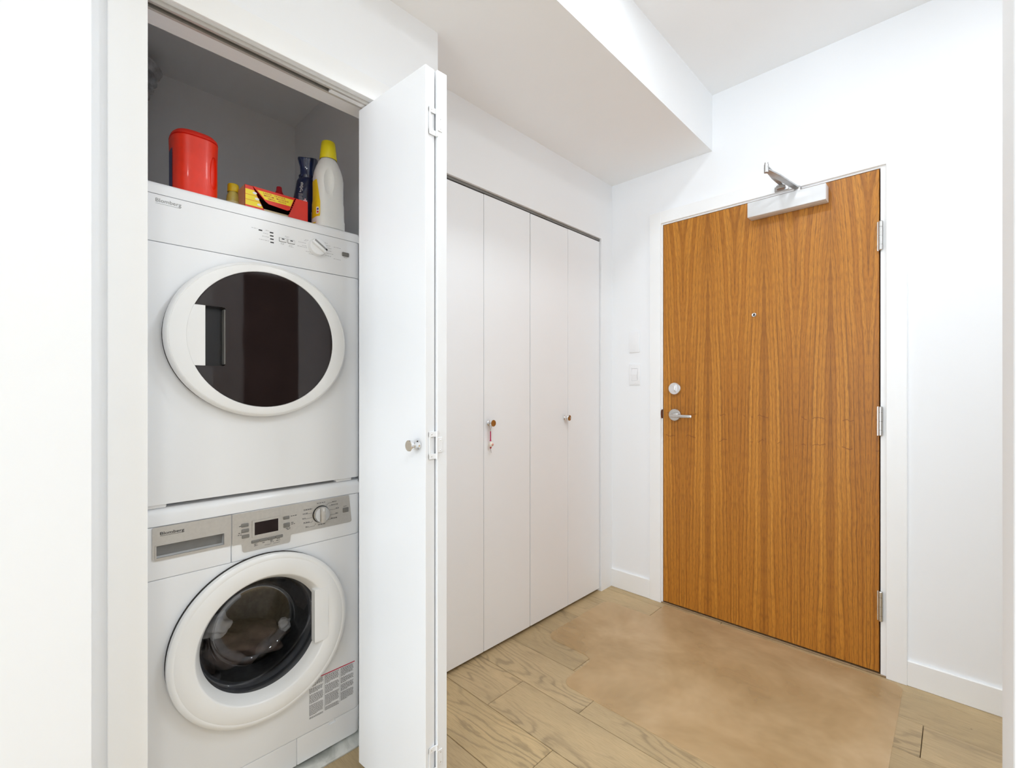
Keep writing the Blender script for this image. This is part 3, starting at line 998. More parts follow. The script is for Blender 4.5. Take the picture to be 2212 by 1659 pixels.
# fine print around the controls
prints = []
X2 = PX + 0.0003
for (y, z, wd) in ((0.592, 0.789, 0.0), (0.5715, 0.7775, 0.026), (0.5690, 0.7660, 0.016), (0.5680, 0.7520, 0.011), (0.5710, 0.7385, 0.018), (0.5770, 0.7250, 0.009),
                   (0.6120, 0.7905, 0.026), (0.6600, 0.7880, 0.014), (0.6570, 0.7785, 0.022), (0.6720, 0.7655, 0.010), (0.6710, 0.7495, 0.009), (0.6560, 0.7360, 0.020), (0.6160, 0.7235, 0.021), (0.6985, 0.7660, 0.011),
                   (0.3965, 0.7640, 0.007), (0.3950, 0.7450, 0.008), (0.3935, 0.7400, 0.010), (0.5340, 0.7665, 0.019), (0.5350, 0.7470, 0.008), (0.5350, 0.7425, 0.011), (0.5200, 0.7325, 0.013), (0.5230, 0.7290, 0.009),
                   (0.4345, 0.7062, 0.009), (0.4345, 0.7020, 0.010), (0.4560, 0.7060, 0.008), (0.4770, 0.7072, 0.008), (0.4770, 0.7030, 0.009), (0.4960, 0.7080, 0.007), (0.4930, 0.7035, 0.011)):
    if wd:
        prints.append(dashes(y, z, wd, 0.0018, rng, X2))
def hair(y0, z0, y1, z1, wd=0.0004):
    b = nbm()
    d = Vector((y1 - y0, z1 - z0)); nrm = Vector((-d.y, d.x)).normalized() * wd
    b.faces.new([b.verts.new((X2, p[0], p[1])) for p in ((y0 - nrm.x, z0 - nrm.y), (y1 - nrm.x, z1 - nrm.y), (y1 + nrm.x, z1 + nrm.y), (y0 + nrm.x, z0 + nrm.y))])
    return b
for a in ((0.569, 0.7645, 0.597, 0.7645), (0.568, 0.7505, 0.597, 0.7505), (0.571, 0.737, 0.596, 0.737), (0.596, 0.737, 0.600, 0.741), (0.577, 0.7235, 0.604, 0.7235), (0.604, 0.7235, 0.608, 0.731),
          (0.6485, 0.7865, 0.674, 0.7865), (0.6405, 0.779, 0.6485, 0.7865), (0.650, 0.777, 0.679, 0.777), (0.652, 0.764, 0.682, 0.764), (0.650, 0.748, 0.680, 0.748), (0.648, 0.7345, 0.676, 0.7345), (0.641, 0.740, 0.648, 0.7345),
          (0.462, 0.6985, 0.480, 0.6985), (0.485, 0.6985, 0.503, 0.6985), (0.571, 0.7762, 0.597, 0.7762)):
    prints.append(hair(*a))
obj('panel_print', join(prints), 'print', cp)['kind'] = 'stuff'

# door: flat ring, inner bevel, bowl, rubber, drum
n_ = 96
rw = obj('door_ring', (lambda b: (oval_ring(b, DC[0], DC[1], [
    (XF + 0.001, 0.1790, 0.1790), (XF + 0.001, 0.2200, 0.2200), (XF + 0.0085, 0.2200, 0.2200), (XF + 0.0085, 0.2310, 0.2310), (XF + 0.022, 0.2335, 0.2335), (XF + 0.028, 0.2320, 0.2320), (XF + 0.0315, 0.2270, 0.2270),
    (XF + 0.0330, 0.2190, 0.2190), (XF + 0.0326, 0.2182, 0.2182), (XF + 0.0330, 0.2174, 0.2174), (XF + 0.0345, 0.2000, 0.2000), (XF + 0.0340, 0.1765, 0.1765), (XF + 0.0325, 0.1735, 0.1735),
    (XF + 0.0300, 0.1715, 0.1715), (XF + 0.004, 0.1590, 0.1590), (XF - 0.004, 0.1560, 0.1560), (XF - 0.004, 0.1640, 0.1640), (XF + 0.001, 0.1790, 0.1790)], n_), b)[1])(nbm()), 'enamel_warm', wa, 40)
bm = nbm(); oval_ring(bm, DC[0], DC[1], [(XF - 0.0005, 0.2190, 0.2190), (XF - 0.0005, 0.2318, 0.2318), (XF + 0.0085, 0.2318, 0.2318), (XF + 0.0085, 0.2190, 0.2190), (XF - 0.0005, 0.2190, 0.2190)], n_)
obj('ring_shadow', bm, 'gap_shade', rw, 40)  # dark ring that paints the shadow under the washer door rim
bm = nbm(); prism(bm, rounded([(0.5915, 0.5380), (0.5915, 0.3800), (0.6330, 0.3800), (0.6330, 0.5380)], [0.003, 0.003, 0.010, 0.010]), 'x', XF + 0.012, XF + 0.0352)
obj('door_grip', bm, 'enamel_warm', rw, 30)
bm = nbm()
lathe(bm, (XF, DC[0], DC[1]), [(-0.001, 0.1605), (-0.012, 0.1520), (-0.030, 0.1440), (-0.055, 0.1340), (-0.085, 0.1220), (-0.100, 0.1130), (-0.108, 0.1000), (-0.112, 0.0800), (-0.114, 0.0400), (-0.1145, 0)], 'x', 72)
obj('glass_bowl', bm, 'glass', wa, 60)
bm = nbm(); oval_ring(bm, DC[0], DC[1], [(XF - 0.006, 0.176, 0.176), (XF - 0.012, 0.160, 0.160), (XF - 0.022, 0.1545, 0.1545), (XF - 0.040, 0.158, 0.158), (XF - 0.045, 0.150, 0.150), (XF - 0.055, 0.147, 0.147), (XF - 0.075, 0.165, 0.165), (XF - 0.085, 0.200, 0.200)], 72)
obj('door_seal', bm, 'rubber', wa, 60)
bm = nbm(); lathe(bm, (XF, DC[0], DC[1]), [(-0.085, 0.1990), (-0.37, 0.1990), (-0.40, 0.17), (-0.41, 0)], 'x', 64)
obj('drum', bm, 'drum', wa, 50)
# kick panels
kp = obj('kick_panel', slab(0.0150, 0.0945, Y0, 0.5520, xb=-1.49, bev=0.006), 'enamel', wa, 30)
ff = slab(0.0150, 0.0945, 0.5535, Y1, xb=-1.49, bev=0.006)
nt = bbox_bm(XF - 0.010, XF + 0.02, 0.6505, 0.6725, 0.0850, 0.0990)
ff = obj('filter_flap', cut(ff, [nt]), 'enamel', wa, 30)
obj('flap_notch', bbox_bm(XF - 0.009, XF - 0.004, 0.6512, 0.6718, 0.0852, 0.0945, 0.001, 1), 'enamel', ff)
for y in (0.20, 0.70):
    bm = nbm(); lathe(bm, (-1.52, y, 0.003), [(0, 0), (0, 0.022), (0.006, 0.022), (0.012, 0.012), (0.016, 0.012), (0.016, 0)], 'z', 20)
    obj('foot', bm, 'black_plastic', wa, 40)
# printed warning sheet
lab = obj('warning_bar', bbox_bm(XF + 0.0002, XF + 0.0005, 0.5893, 0.7372, 0.2496, 0.2525), 'red_print', wa)
prints = []
cols = ((0.5895, 0.6330, 0.1335), (0.6385, 0.6840, 0.1360), (0.6895, 0.7330, 0.1435))
for ca, cb, zb in cols:
    z = 0.2455
    run = 0
    lim = rng.randint(6, 9)
    while z > zb:
        run += 1
        end = run == lim
        prints.append(dashes(ca, z, (cb - ca) * (rng.uniform(0.3, 0.7) if end else rng.uniform(0.93, 1.0)), 0.00155, rng))
        z -= 0.00305
        if end:
            z -= 0.0035; run = 0; lim = rng.randint(5, 12)
obj('warning_print', join(prints), 'print', wa)['kind'] = 'stuff'
for y in (0.6358, 0.6868):
    obj('warning_rule', bbox_bm(XF + 0.0002, XF + 0.0004, y - 0.0002, y + 0.0002, 0.140, 0.247), 'print', wa)

# clothes that lie in the drum
def lump(name, c, r, mat, label, seed, sq=(1, 1, 1), flat=None):
    bm = nbm()
    bmesh.ops.create_icosphere(bm, subdivisions=4, radius=1.0)
    g = random.Random(seed)
    fs = [(Vector((g.uniform(-1, 1), g.uniform(-1, 1), g.uniform(-1, 1))).normalized(), g.uniform(2.5, 7), g.uniform(0, 6)) for _ in range(9)]
    for v in bm.verts:
        p = v.co.copy()
        k = 1 + sum(0.055 * sin(f * p.dot(d) * 1.6 + ph_) for d, f, ph_ in fs)
        v.co = Vector((c[0] + p.x * k * r * sq[0], c[1] + p.y * k * r * sq[1], c[2] + p.z * k * r * sq[2]))
    o = obj(name, bm, mat, None, 180)
    return tag(o, label, 'clothing')
lump('garment', (-1.66, 0.47, 0.330), 0.088, 'cloth_brown', 'brown garment heaped at the bottom of the washer drum', 4, (0.95, 1.30, 0.62))
lump('white_cloth', (-1.575, 0.378, 0.446), 0.034, 'cloth_white', 'crumpled white cloth behind the washer door glass, near its hinge side', 9, (0.8, 1.0, 1.0))
lump('white_cloth', (-1.600, 0.578, 0.372), 0.020, 'cloth_white', 'small pale cloth behind the washer door glass, near the grip', 12, (0.8, 0.9, 1.0))

# ---- dryer
dy = thing('tumble_dryer', 'white tumble dryer with a dark round door stacked on the washing machine', 'dryer', (-1.71, (Y0 + Y1) / 2, 0.845))
ZB, ZT = 0.856, 1.660
bm = nbm(); shell(bm, ZB, 1.6288)
front = nbm(); box(front, -1.455, -1.30, -0.2, 1.2, ZB - 0.1, 1.8)
obj('cabinet', cut(bm, [front]), 'enamel', dy, 30)
obj('front_panel', slab(ZB, 1.5090, xb=-1.457, bev=0.007), 'enamel', dy, 30)
df = obj('control_fascia', slab(1.5112, 1.6272, xb=-1.457, bev=0.004), 'enamel', dy, 30)
bm = nbm()
pr = [(-1.99, 1.6290), (XF, 1.6290)] + [(XF - 0.014 + 0.014 * cos(t), 1.646 + 0.014 * sin(t)) for t in [pi / 2 * k / 6 for k in range(7)]] + [(-1.99, ZT)]
prism(bm, pr, 'y', Y0, Y1)
obj('lid', round_lid(bm), 'enamel', dy, 30)
for y in (0.2105, 0.7050):
    for x in (-1.462, -1.94):
        bm = nbm(); box(bm, x - 0.024, x + 0.024, y - 0.026, y + 0.026, 0.8455, ZB, 0.004, 2)
        obj('foot', bm, 'enamel', dy, 30)
GC = (0.4590, 1.2830)
RO, RZ, RI = 0.2365, 0.2160, 0.1885
rd = obj('door_ring', (lambda b: (oval_ring(b, GC[0], GC[1], [
    (XF + 0.0005, RI, RI), (XF + 0.0005, RO - 0.015, RZ - 0.015), (XF + 0.0085, RO - 0.015, RZ - 0.015), (XF + 0.0085, RO - 0.0025, RZ - 0.0025), (XF + 0.020, RO, RZ), (XF + 0.027, RO - 0.002, RZ - 0.002), (XF + 0.0310, RO - 0.007, RZ - 0.007),
    (XF + 0.0318, RO - 0.0090, RZ - 0.0082), (XF + 0.0310, RO - 0.0098, RZ - 0.0088), (XF + 0.0320, RO - 0.0106, RZ - 0.0094), (XF + 0.0335, RO - 0.026, RZ - 0.016), (XF + 0.0335, RI + 0.001, RI + 0.001), (XF + 0.0325, RI, RI), (XF + 0.0005, RI, RI)], n_), b)[1])(nbm()), 'enamel_warm', dy, 40)
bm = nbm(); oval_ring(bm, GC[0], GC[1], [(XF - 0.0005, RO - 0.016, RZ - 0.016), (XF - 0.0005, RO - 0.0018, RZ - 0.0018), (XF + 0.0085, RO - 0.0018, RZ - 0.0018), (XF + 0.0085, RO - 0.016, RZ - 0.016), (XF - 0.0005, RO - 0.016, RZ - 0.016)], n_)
obj('ring_shadow', bm, 'gap_shade', rd, 40)  # rim shadow of the dryer door as a dark ring
bm = nbm(); lathe(bm, (XF, GC[0], GC[1]), [(0.004, 0), (0.004, RI - 0.0006), (0.0315, RI - 0.0006), (0.0325, RI - 0.0016), (0.0332, RI * 0.6), (0.0334, 0)], 'x', 96)
pocket = nbm(); prism(pocket, rounded([(0.255, 1.3605), (0.255, 1.2045), (0.3565, 1.2045), (0.3565, 1.3605)], [0.001, 0.001, 0.007, 0.007]), 'x', XF + 0.008, XF + 0.06)
gl = obj('door_glass', cut(bm, [pocket]), 'dark_glass', dy, 30)
obj('pull_pocket', bbox_bm(XF + 0.0082, XF + 0.0095, 0.3000, 0.3560, 1.2050, 1.3600), 'black_plastic', gl)
obj('pull_pocket_wall', bbox_bm(XF + 0.0095, XF + 0.0300, 0.3535, 0.3562, 1.2100, 1.3550), 'silver_dark', gl)
# pull: white plate continuing the ring, dark pocket behind it
pz0, pz1 = 1.2050, 1.3600
arc = [(GC[0] - sqrt((RI + 0.0005) ** 2 - (z - GC[1]) ** 2), z) for z in [pz0 + (pz1 - pz0) * k / 14 for k in range(15)]]
bm = nbm(); prism(bm, [(0.3102, pz1), (0.3102, pz0)] + arc, 'x', XF + 0.024, XF + 0.0338)
obj('pull_plate', bm, 'enamel_warm', gl, 30)
rim = nbm()
rp = rounded([(0.308, 1.3640), (0.308, 1.2010), (0.3600, 1.2010), (0.3600, 1.3640)], [0.0005, 0.0005, 0.009, 0.009])
prism(rim, rp, 'x', XF + 0.030, XF + 0.0345)
hole = nbm(); prism(hole, rounded([(0.30, 1.3600), (0.30, 1.2050), (0.3562, 1.2050), (0.3562, 1.3600)], [0.0005, 0.0005, 0.007, 0.007]), 'x', XF, XF + 0.06)
obj('pocket_rim', cut(rim, [hole]), 'dark_glass', gl, 30)
# controls
DX = XF
for y, z in ((0.4517, 1.5969), (0.4813, 1.5969), (0.4818, 1.5877), (0.4822, 1.5785), (0.4827, 1.5690)):
    obj('indicator', bbox_bm(DX - 0.001, DX + 0.0006, y - 0.0047, y + 0.0047, z - 0.0016, z + 0.0016), 'logo_dark', df)
for y, z in ((0.5122, 1.5830), (0.5362, 1.5830)):
    o = obj('button_rim', bbox_bm(DX - 0.001, DX + 0.0012, y - 0.0105, y + 0.0105, z - 0.0062, z + 0.0062, 0.001, 1), 'button', df)
    o2 = obj('button', bbox_bm(DX, DX + 0.0026, y - 0.0096, y + 0.0096, z - 0.0052, z + 0.0052, 0.001, 2), 'enamel', df, 30)
    obj('indicator', bbox_bm(DX + 0.0024, DX + 0.0029, y - 0.0036, y + 0.0036, z + 0.0008, z + 0.0036), 'logo_dark', df)
button(0.7048, 1.5808, 0.0240, 0.0135, df, px=DX, proud=0.005)
kc = (0.6130, 1.5834)
bm = nbm(); lathe(bm, (DX, kc[0], kc[1]), [(0, 0.0272), (0.004, 0.0268), (0.006, 0.0258), (0.012, 0.0250), (0.0135, 0.0235), (0.0135, 0)], 'x', 56)
kn = obj('dial', bm, 'enamel', df, 30)
ang = radians(-34)
def rotbox(a0, a1, b0, b1, x0, x1, bev=0.0):
    b = nbm(); box(b, x0, x1, a0, a1, b0, b1, bev, 2)
    bmesh.ops.rotate(b, verts=b.verts[:], cent=(0, 0, 0), matrix=Matrix.Rotation(ang, 3, 'X'))
    bmesh.ops.translate(b, verts=b.verts[:], vec=(0, kc[0], kc[1]))
    return b
obj('dial_grip', rotbox(-0.0245, 0.0245, -0.0050, 0.0080, DX + 0.012, DX + 0.024, 0.003), 'enamel', kn, 30)
obj('dial_inlay', rotbox(-0.022, 0.0235, 0.0020, 0.0074, DX + 0.0235, DX + 0.0246), 'logo_grey', kn)
obj('dial_mark', rotbox(0.0175, 0.0232, 0.0028, 0.0066, DX + 0.0243, DX + 0.0250), 'logo_dark', kn)
prints = []
for (y, z, wd) in ((0.4285, 1.5985, 0.017), (0.4650, 1.5995, 0.010), (0.4590, 1.5900, 0.014), (0.4560, 1.5810, 0.018), (0.4480, 1.5705, 0.026), (0.5180, 1.5950, 0.014), (0.5210, 1.5915, 0.006),
                   (0.5060, 1.5725, 0.010), (0.5070, 1.5695, 0.008), (0.5300, 1.5715, 0.011), (0.5290, 1.5675, 0.014), (0.5570, 1.5880, 0.022), (0.5680, 1.5795, 0.013), (0.5540, 1.5750, 0.028), (0.5770, 1.5985, 0.010), (0.5740, 1.5955, 0.009),
                   (0.6040, 1.6060, 0.010), (0.6260, 1.6030, 0.022), (0.6330, 1.5960, 0.022), (0.6660, 1.5960, 0.024), (0.6470, 1.5885, 0.012), (0.6480, 1.5800, 0.012), (0.6450, 1.5720, 0.020), (0.6390, 1.5640, 0.020), (0.6660, 1.5590, 0.024), (0.5790, 1.5640, 0.016), (0.5880, 1.5585, 0.014), (0.7000, 1.5700, 0.010)):
    prints.append(dashes(y, z, wd, 0.0015, rng, DX + 0.0003))
obj('fascia_print', join(prints), 'print_light', df)['kind'] = 'stuff'
lt = text_bm('Blomberg', (0.0530, 0.0118), lambda u, v, q: face(0.2125 + u, 1.6062 + v, 0.0004), offset=0.006)
obj('logo', lt, 'logo_grey', df)
obj('logo_underline', bbox_bm(DX + 0.0001, DX + 0.0004, 0.2125, 0.2640, 1.6050, 1.6056), 'logo_grey', df)

# foil vent hose behind the dryer
bm = nbm()
pth, rad = [], []
N = 120
for k in range(N + 1):
    t = k / N
    z = 1.20 + 1.10 * t
    y = 0.222 + 0.060 * max(0, (t - 0.80) / 0.20) ** 2
    x = -2.085 + 0.012 * t
    pth.append((x, y, z)); rad.append(0.052 + 0.0042 * sin(k * pi / 1.5) + (0.004 * sin(k * 1.7)))
tube(bm, pth, rad, 20)
tag(obj('vent_hose', bm, 'foil', None, 60), 'crinkled foil vent hose in the shaded upper corner of the laundry closet', 'hose')
# ------------------------------------------------------------------ things on the dryer
TOP = ZT + 0.0005
# red tub
rt = thing('detergent_tub', 'big glossy red plastic laundry tub with a domed lid', 'tub', (-1.540, 0.3145, TOP))
tc = (-1.540, 0.3145, TOP)
RX, RY = 0.056, 0.0535
secs = [(0.0, 0, 0, RX - 0.006, RY - 0.006, 2.9), (0.004, 0, 0, RX - 0.002, RY - 0.002, 2.9), (0.012, 0, 0, RX - 0.0005, RY - 0.0005, 2.9), (0.06, 0, 0, RX, RY, 2.9), (0.115, 0, 0, RX, RY, 2.9), (0.150, 0, 0, RX + 0.0005, RY + 0.001, 2.9), (0.166, 0, 0, RX + 0.001, RY + 0.0015, 2.9)]
bm = nbm(); loft(bm, secs, 64, c=tc)
dent = nbm(); bmesh.ops.create_uvsphere(dent, u_segments=24, v_segments=16, radius=1.0)
for v in dent.verts:
    v.co = Vector((tc[0] + 0.048 + v.co.x * 0.016, tc[1] + 0.037 + v.co.y * 0.0115, tc[2] + 0.083 + v.co.z * 0.046))
obj('tub_body', cut(bm, [dent]), 'red_plastic', rt, 40)
bm = nbm()
loft(bm, [(0.166, 0, 0, RX + 0.0002, RY + 0.0005, 2.9), (0.1675, 0, 0, RX - 0.002, RY - 0.0015, 2.9), (0.1685, 0, 0, RX - 0.002, RY - 0.0015, 2.9), (0.170, 0, 0, RX + 0.001, RY + 0.0015, 2.9), (0.177, 0, 0, RX, RY, 2.9), (0.184, 0, 0, RX - 0.006, RY - 0.006, 2.8), (0.190, 0, 0, RX - 0.020, RY - 0.020, 2.6), (0.193, 0, 0, RX - 0.045, RY - 0.045, 2.3)], 64, c=tc)
obj('tub_lid', bm, 'red_lid', rt, 60)
bm = nbm(); patch(bm, [(z, 0, 0, RX, RY, 2.9) for z in (0.008, 0.05, 0.10, 0.142)], 205, 284, 0.0005, 20, c=tc)
obj('tub_label', bm, 'navy_label', rt, 60)
bm = nbm(); patch(bm, [(z, 0, 0, RX, RY, 2.9) for z in (0.008, 0.05, 0.09)], 84, 96, 0.0005, 6, c=tc)
obj('rear_label', bm, 'yellow_cap', rt, 60)

# small bottle with a yellow cap
sb = thing('small_bottle', 'small bottle of pale yellow liquid with a dull yellow cap', 'bottle', (-1.555, 0.4165, TOP))
c_ = (-1.555, 0.4165, TOP)
bm = nbm(); lathe(bm, c_, [(0, 0), (0, 0.0165), (0.003, 0.018), (0.046, 0.018), (0.058, 0.0165), (0.066, 0.0135), (0.070, 0.0130), (0.070, 0)], 'z', 28)
obj('bottle_body', bm, 'olive_glass', sb, 40)
bm = nbm(); lathe(bm, c_, [(0.069, 0.0148), (0.070, 0.0152), (0.090, 0.0148), (0.0925, 0.0135), (0.0925, 0)], 'z', 28)
obj('cap', bm, 'yellow_cap', sb, 40)
bm = nbm(); lathe(bm, c_, [(0.006, 0.0183), (0.040, 0.0183)], 'z', 28)
obj('bottle_label', bm, 'olive_label', sb, 40)

# carton of bags with a torn front flap
cx0, cx1, cy0, cy1, cz1 = -1.565, -1.482, 0.4265, 0.6060, 0.0765
ct = thing('bag_carton', 'opened red and yellow carton of plastic bags lying on its side', 'box', ((cx0 + cx1) / 2, (cy0 + cy1) / 2, TOP))
def cq(y, z, x=cx1):
    return (x, cy0 + y, TOP + z)
L = cy1 - cy0
th = 0.0008
bm = nbm()
box(bm, cx0, cx1, cy0, cy0 + th, TOP, TOP + cz1)
box(bm, cx0, cx1, cy0 + th, cy1 - th, TOP, TOP + th)
box(bm, cx0, cx0 + th, cy0 + th, cy1 - th, TOP + th, TOP + cz1)
obj('carton_shell', bm, 'carton_raw', ct)
obj('carton_top', bbox_bm(cx0, cx1, cy0 + th, cy1 - th, TOP + cz1 - th, TOP + cz1), 'carton_red', ct)
obj('carton_end', bbox_bm(cx0, cx1, cy1 - th, cy1, TOP, TOP + cz1), 'carton_red', ct)
# front wall: two pieces beside the torn opening
bm = nbm(); prism(bm, [cq(*p)[1:] for p in ((0, 0.0), (0.0600, 0.0), (0.0200, cz1), (0, cz1))], 'x', cx1 - th, cx1)
fl_ = obj('front_left', bm, 'carton_red', ct)
teeth = [(0.1440 - 0.030 * (1 - k / 22) ** 1.0 + (0.0016 if k % 2 else -0.0012), cz1 * k / 22) for k in range(23)]
bm = nbm(); prism(bm, [cq(*p)[1:] for p in [(L, cz1), (L, 0.0)] + [(y, z) for y, z in teeth]], 'x', cx1 - th, cx1 + 0.0003)
obj('front_right', bm, 'carton_red', ct)
# yellow bands on the left piece
for k, (za, zb) in enumerate(((0.0190, 0.0340), (0.0352, 0.0490), (0.0502, 0.0650))):
    ya = lambda z: 0.0600 - 0.0400 * z / cz1
    bm = nbm(); prism(bm, [cq(*p)[1:] for p in ((0.0015, za), (ya(za) - 0.0012, za), (ya(zb) - 0.0012, zb), (0.0015, zb))], 'x', cx1, cx1 + 0.0002)
    bd = obj('yellow_band', bm, 'carton_yellow', fl_)
# (white ovals on the bands)
for k, zc in enumerate((0.0265, 0.0421, 0.0576)):
    bm = nbm(); lathe(bm, (cx1 + 0.0004, cy0 + 0.0385 - 0.0060 * k, TOP + zc), [(0, 0), (0, 0.0058)], 'x', 18, 1.0, 0.6)
    obj('white_oval', bm, 'white_print', fl_)
# torn flap, hinged at the top edge and swung a little outwards
fa_ang = radians(17)
def flap(y, s, lift=0.0):
    """y along the carton, s down from the top edge"""
    return (cx1 + s * sin(fa_ang) + lift * cos(fa_ang), cy0 + y, TOP + cz1 - s * cos(fa_ang) + lift * sin(fa_ang))
FP = [(0.0205, 0.0), (0.0520, 0.0420), (0.0600, 0.0480), (0.1120, 0.0530), (0.1195, 0.0490), (0.1400, 0.0)]
def quad_bm(pts, lift, thick=0.0006):
    b = nbm()
    a = [b.verts.new(flap(y, s, lift)) for y, s in pts]
    d = [b.verts.new(flap(y, s, lift + thick)) for y, s in pts]
    b.faces.new(a[::-1]); b.faces.new(d)
    for i in range(len(pts)):
        j = (i + 1) % len(pts)
        b.faces.new((a[i], a[j], d[j], d[i]))
    return b
fp = obj('torn_flap', quad_bm(FP, 0.0), 'carton_red', ct)
obj('flap_band', quad_bm([(0.0310, 0.0090), (0.0505, 0.0350), (0.1235, 0.0350), (0.1345, 0.0090)], 0.0006, 0.0002), 'carton_yellow', fp)
for k, s in enumerate(('LARGE - GRANDE', 'MEDIUM - MOYENNE', 'SMALL - PETITE')):
    wd = (0.062, 0.070, 0.052)[k]
    s0 = 0.0165 + k * 0.0078
    u0 = (0.0480, 0.0490, 0.0590)[k]
    lt = text_bm(s, (wd, 0.0052), lambda u, v, q, s0=s0, u0=u0: flap(u0 + u, s0 - v, 0.0010), offset=0.01)
    obj('lettering', lt, 'red_print' if k == 0 else 'red_print', fp)
obj('bag_stack', bbox_bm(cx0 + 0.006, cx1 - 0.004, cy0 + 0.020, cy1 - 0.020, TOP + 0.001, TOP + 0.0215, 0.004, 2), 'bag_roll', ct)
obj('hollow_shade', bbox_bm(cx0 + 0.0015, cx0 + 0.0025, cy0 + 0.002, cy1 - 0.002, TOP + 0.022, TOP + cz1 - 0.002), 'gap_shade', ct)  # dark sheet standing in for the shade inside the carton

# little bottle with crimson flip cap behind the carton
rb = thing('flip_cap_bottle', 'little bottle whose crimson cap shows behind the carton', 'bottle', (-1.600, 0.5620, TOP))
c_ = (-1.600, 0.5620, TOP)
bm = nbm(); lathe(bm, c_, [(0, 0), (0, 0.017), (0.004, 0.019), (0.085, 0.019), (0.100, 0.013), (0.106, 0.012), (0.106, 0)], 'z', 24)
obj('bottle_body', bm, 'white_plastic', rb, 40)
bm = nbm(); lathe(bm, c_, [(0.105, 0.0125), (0.1055, 0.0140), (0.122, 0.0138), (0.131, 0.0092), (0.144, 0.0080), (0.1455, 0.0070), (0.1455, 0)], 'z', 24)
obj('flip_cap', bm, 'crimson', rb, 40)

# navy bottle
nb = thing('navy_bottle', 'dark navy plastic bottle with a flared pouring cap', 'bottle', (-1.562, 0.6390, TOP))
nc = (-1.562, 0.6390, TOP)
nsec = [(0.0, 0, 0, 0.030, 0.044, 2.6), (0.004, 0, 0, 0.033, 0.047, 2.6), (0.060, 0, 0, 0.034, 0.049, 2.5), (0.105, 0, 0, 0.032, 0.046, 2.4), (0.140, 0, 0, 0.029, 0.040, 2.3), (0.170, 0, 0, 0.026, 0.035, 2.2), (0.178, 0, 0, 0.024, 0.031, 2.0), (0.182, 0, 0, 0.023, 0.028, 2.0)]
bm = nbm(); loft(bm, nsec, 44, c=nc)
obj('bottle_body', bm, 'navy', nb, 60)
bm = nbm(); lathe(bm, nc, [(0.181, 0.0285), (0.190, 0.0288), (0.190, 0.024)], 'z', 36, 0.82, 1.0)
obj('collar', bm, 'navy', nb, 40)
# cap: narrow waist, flared lip that dips on one side
n = 44
rings = []
bm = nbm()
for (h, r, dip) in ((0.188, 0.0245, 0), (0.205, 0.0240, 0), (0.220, 0.0248, 0), (0.234, 0.0285, 0.002), (0.246, 0.0318, 0.006), (0.252, 0.0312, 0.008), (0.249, 0.0285, 0.008), (0.236, 0.0225, 0.004), (0.226, 0.0, 0)):
    if r == 0:
        rings.append([bm.verts.new((nc[0], nc[1], nc[2] + h))])
    else:
        rings.append([bm.verts.new((nc[0] + 0.86 * r * cos(t), nc[1] + r * sin(t), nc[2] + h - dip * (0.5 - 0.5 * cos(2 * (t - 0.9))))) for t in [2 * pi * i / n for i in range(n)]])
skin(bm, rings)
obj('pouring_cap', bm, 'navy_cap', nb, 60)
# faint white script and a small blossom on the shoulder
pr = []
g = random.Random(5)
def sec_at(z):
    for a, b in zip(nsec, nsec[1:]):
        if a[0] <= z <= b[0]:
            t = (z - a[0]) / (b[0] - a[0])
            return tuple(p + (q - p) * t for p, q in zip(a, b))
    return nsec[-1]
def npatch(z0, z1, a0, a1):
    b = nbm(); patch(b, [(z,) + sec_at(z)[1:] for z in (z0, z1)], a0, a1, 0.0006, 4, c=nc); return b
for k in range(7):
    z = 0.160 - k * 0.0052
    pr.append(npatch(z - 0.0032, z, -52 + g.uniform(-3, 3), -42 + g.uniform(-3, 4)))
    if k % 2:
        pr.append(npatch(z - 0.0030, z + 0.002, -40, -37))
for k in range(6):
    z = 0.120 - k * 0.0040
    pr.append(npatch(z - 0.0011, z, -56 + k, -34 + g.uniform(-6, 4) + k))
for k in range(9):
    z = 0.064 - k * 0.0058
    pr.append(npatch(z - 0.0042, z, -1.5, 0.9))
obj('white_script', join(pr), 'print_light', nb)['kind'] = 'stuff'
pr = [npatch(0.100, 0.1055, -25, -20), npatch(0.0945, 0.100, -30, -25), npatch(0.0945, 0.100, -20, -15), npatch(0.0885, 0.0945, -25, -20), npatch(0.0945, 0.100, -25, -20)]
obj('blossom_print', join(pr), 'pink_print', nb)

# white bottle with a yellow cap
wb = thing('white_bottle', 'tall white plastic bottle with a bright yellow cap and grip hollow', 'bottle', (-1.482, 0.6725, TOP))
wc = (-1.482, 0.6725, TOP)
wsec = [(0.0, 0, 0, 0.034, 0.0445, 3.2), (0.003, 0, 0, 0.038, 0.0485, 3.2), (0.030, 0, 0, 0.0385, 0.0485, 3.2), (0.034, 0, 0, 0.0365, 0.0470, 3.2), (0.085, 0, 0, 0.0365, 0.0465, 3.0), (0.092, 0, 0, 0.0350, 0.0450, 3.0), (0.135, 0, 0, 0.0360, 0.0450, 2.8), (0.165, 0, 0, 0.0370, 0.0460, 2.6), (0.185, 0, 0, 0.0360, 0.0430, 2.4), (0.205, 0, 0, 0.0330, 0.0370, 2.2), (0.222, 0, 0, 0.0280, 0.0295, 2.0), (0.232, 0, 0, 0.0225, 0.0235, 2.0), (0.236, 0, 0, 0.0190, 0.0195, 2.0)]
bm = nbm(); loft(bm, wsec, 48, c=wc)
dent = nbm(); bmesh.ops.create_uvsphere(dent, u_segments=28, v_segments=18, radius=1.0)
for v in dent.verts:
    v.co = Vector((wc[0] + 0.0440 + v.co.x * 0.0165, wc[1] - 0.0150 + v.co.y * 0.0205, wc[2] + 0.148 + v.co.z * 0.052))
dent2 = nbm(); bmesh.ops.create_uvsphere(dent2, u_segments=24, v_segments=14, radius=1.0)
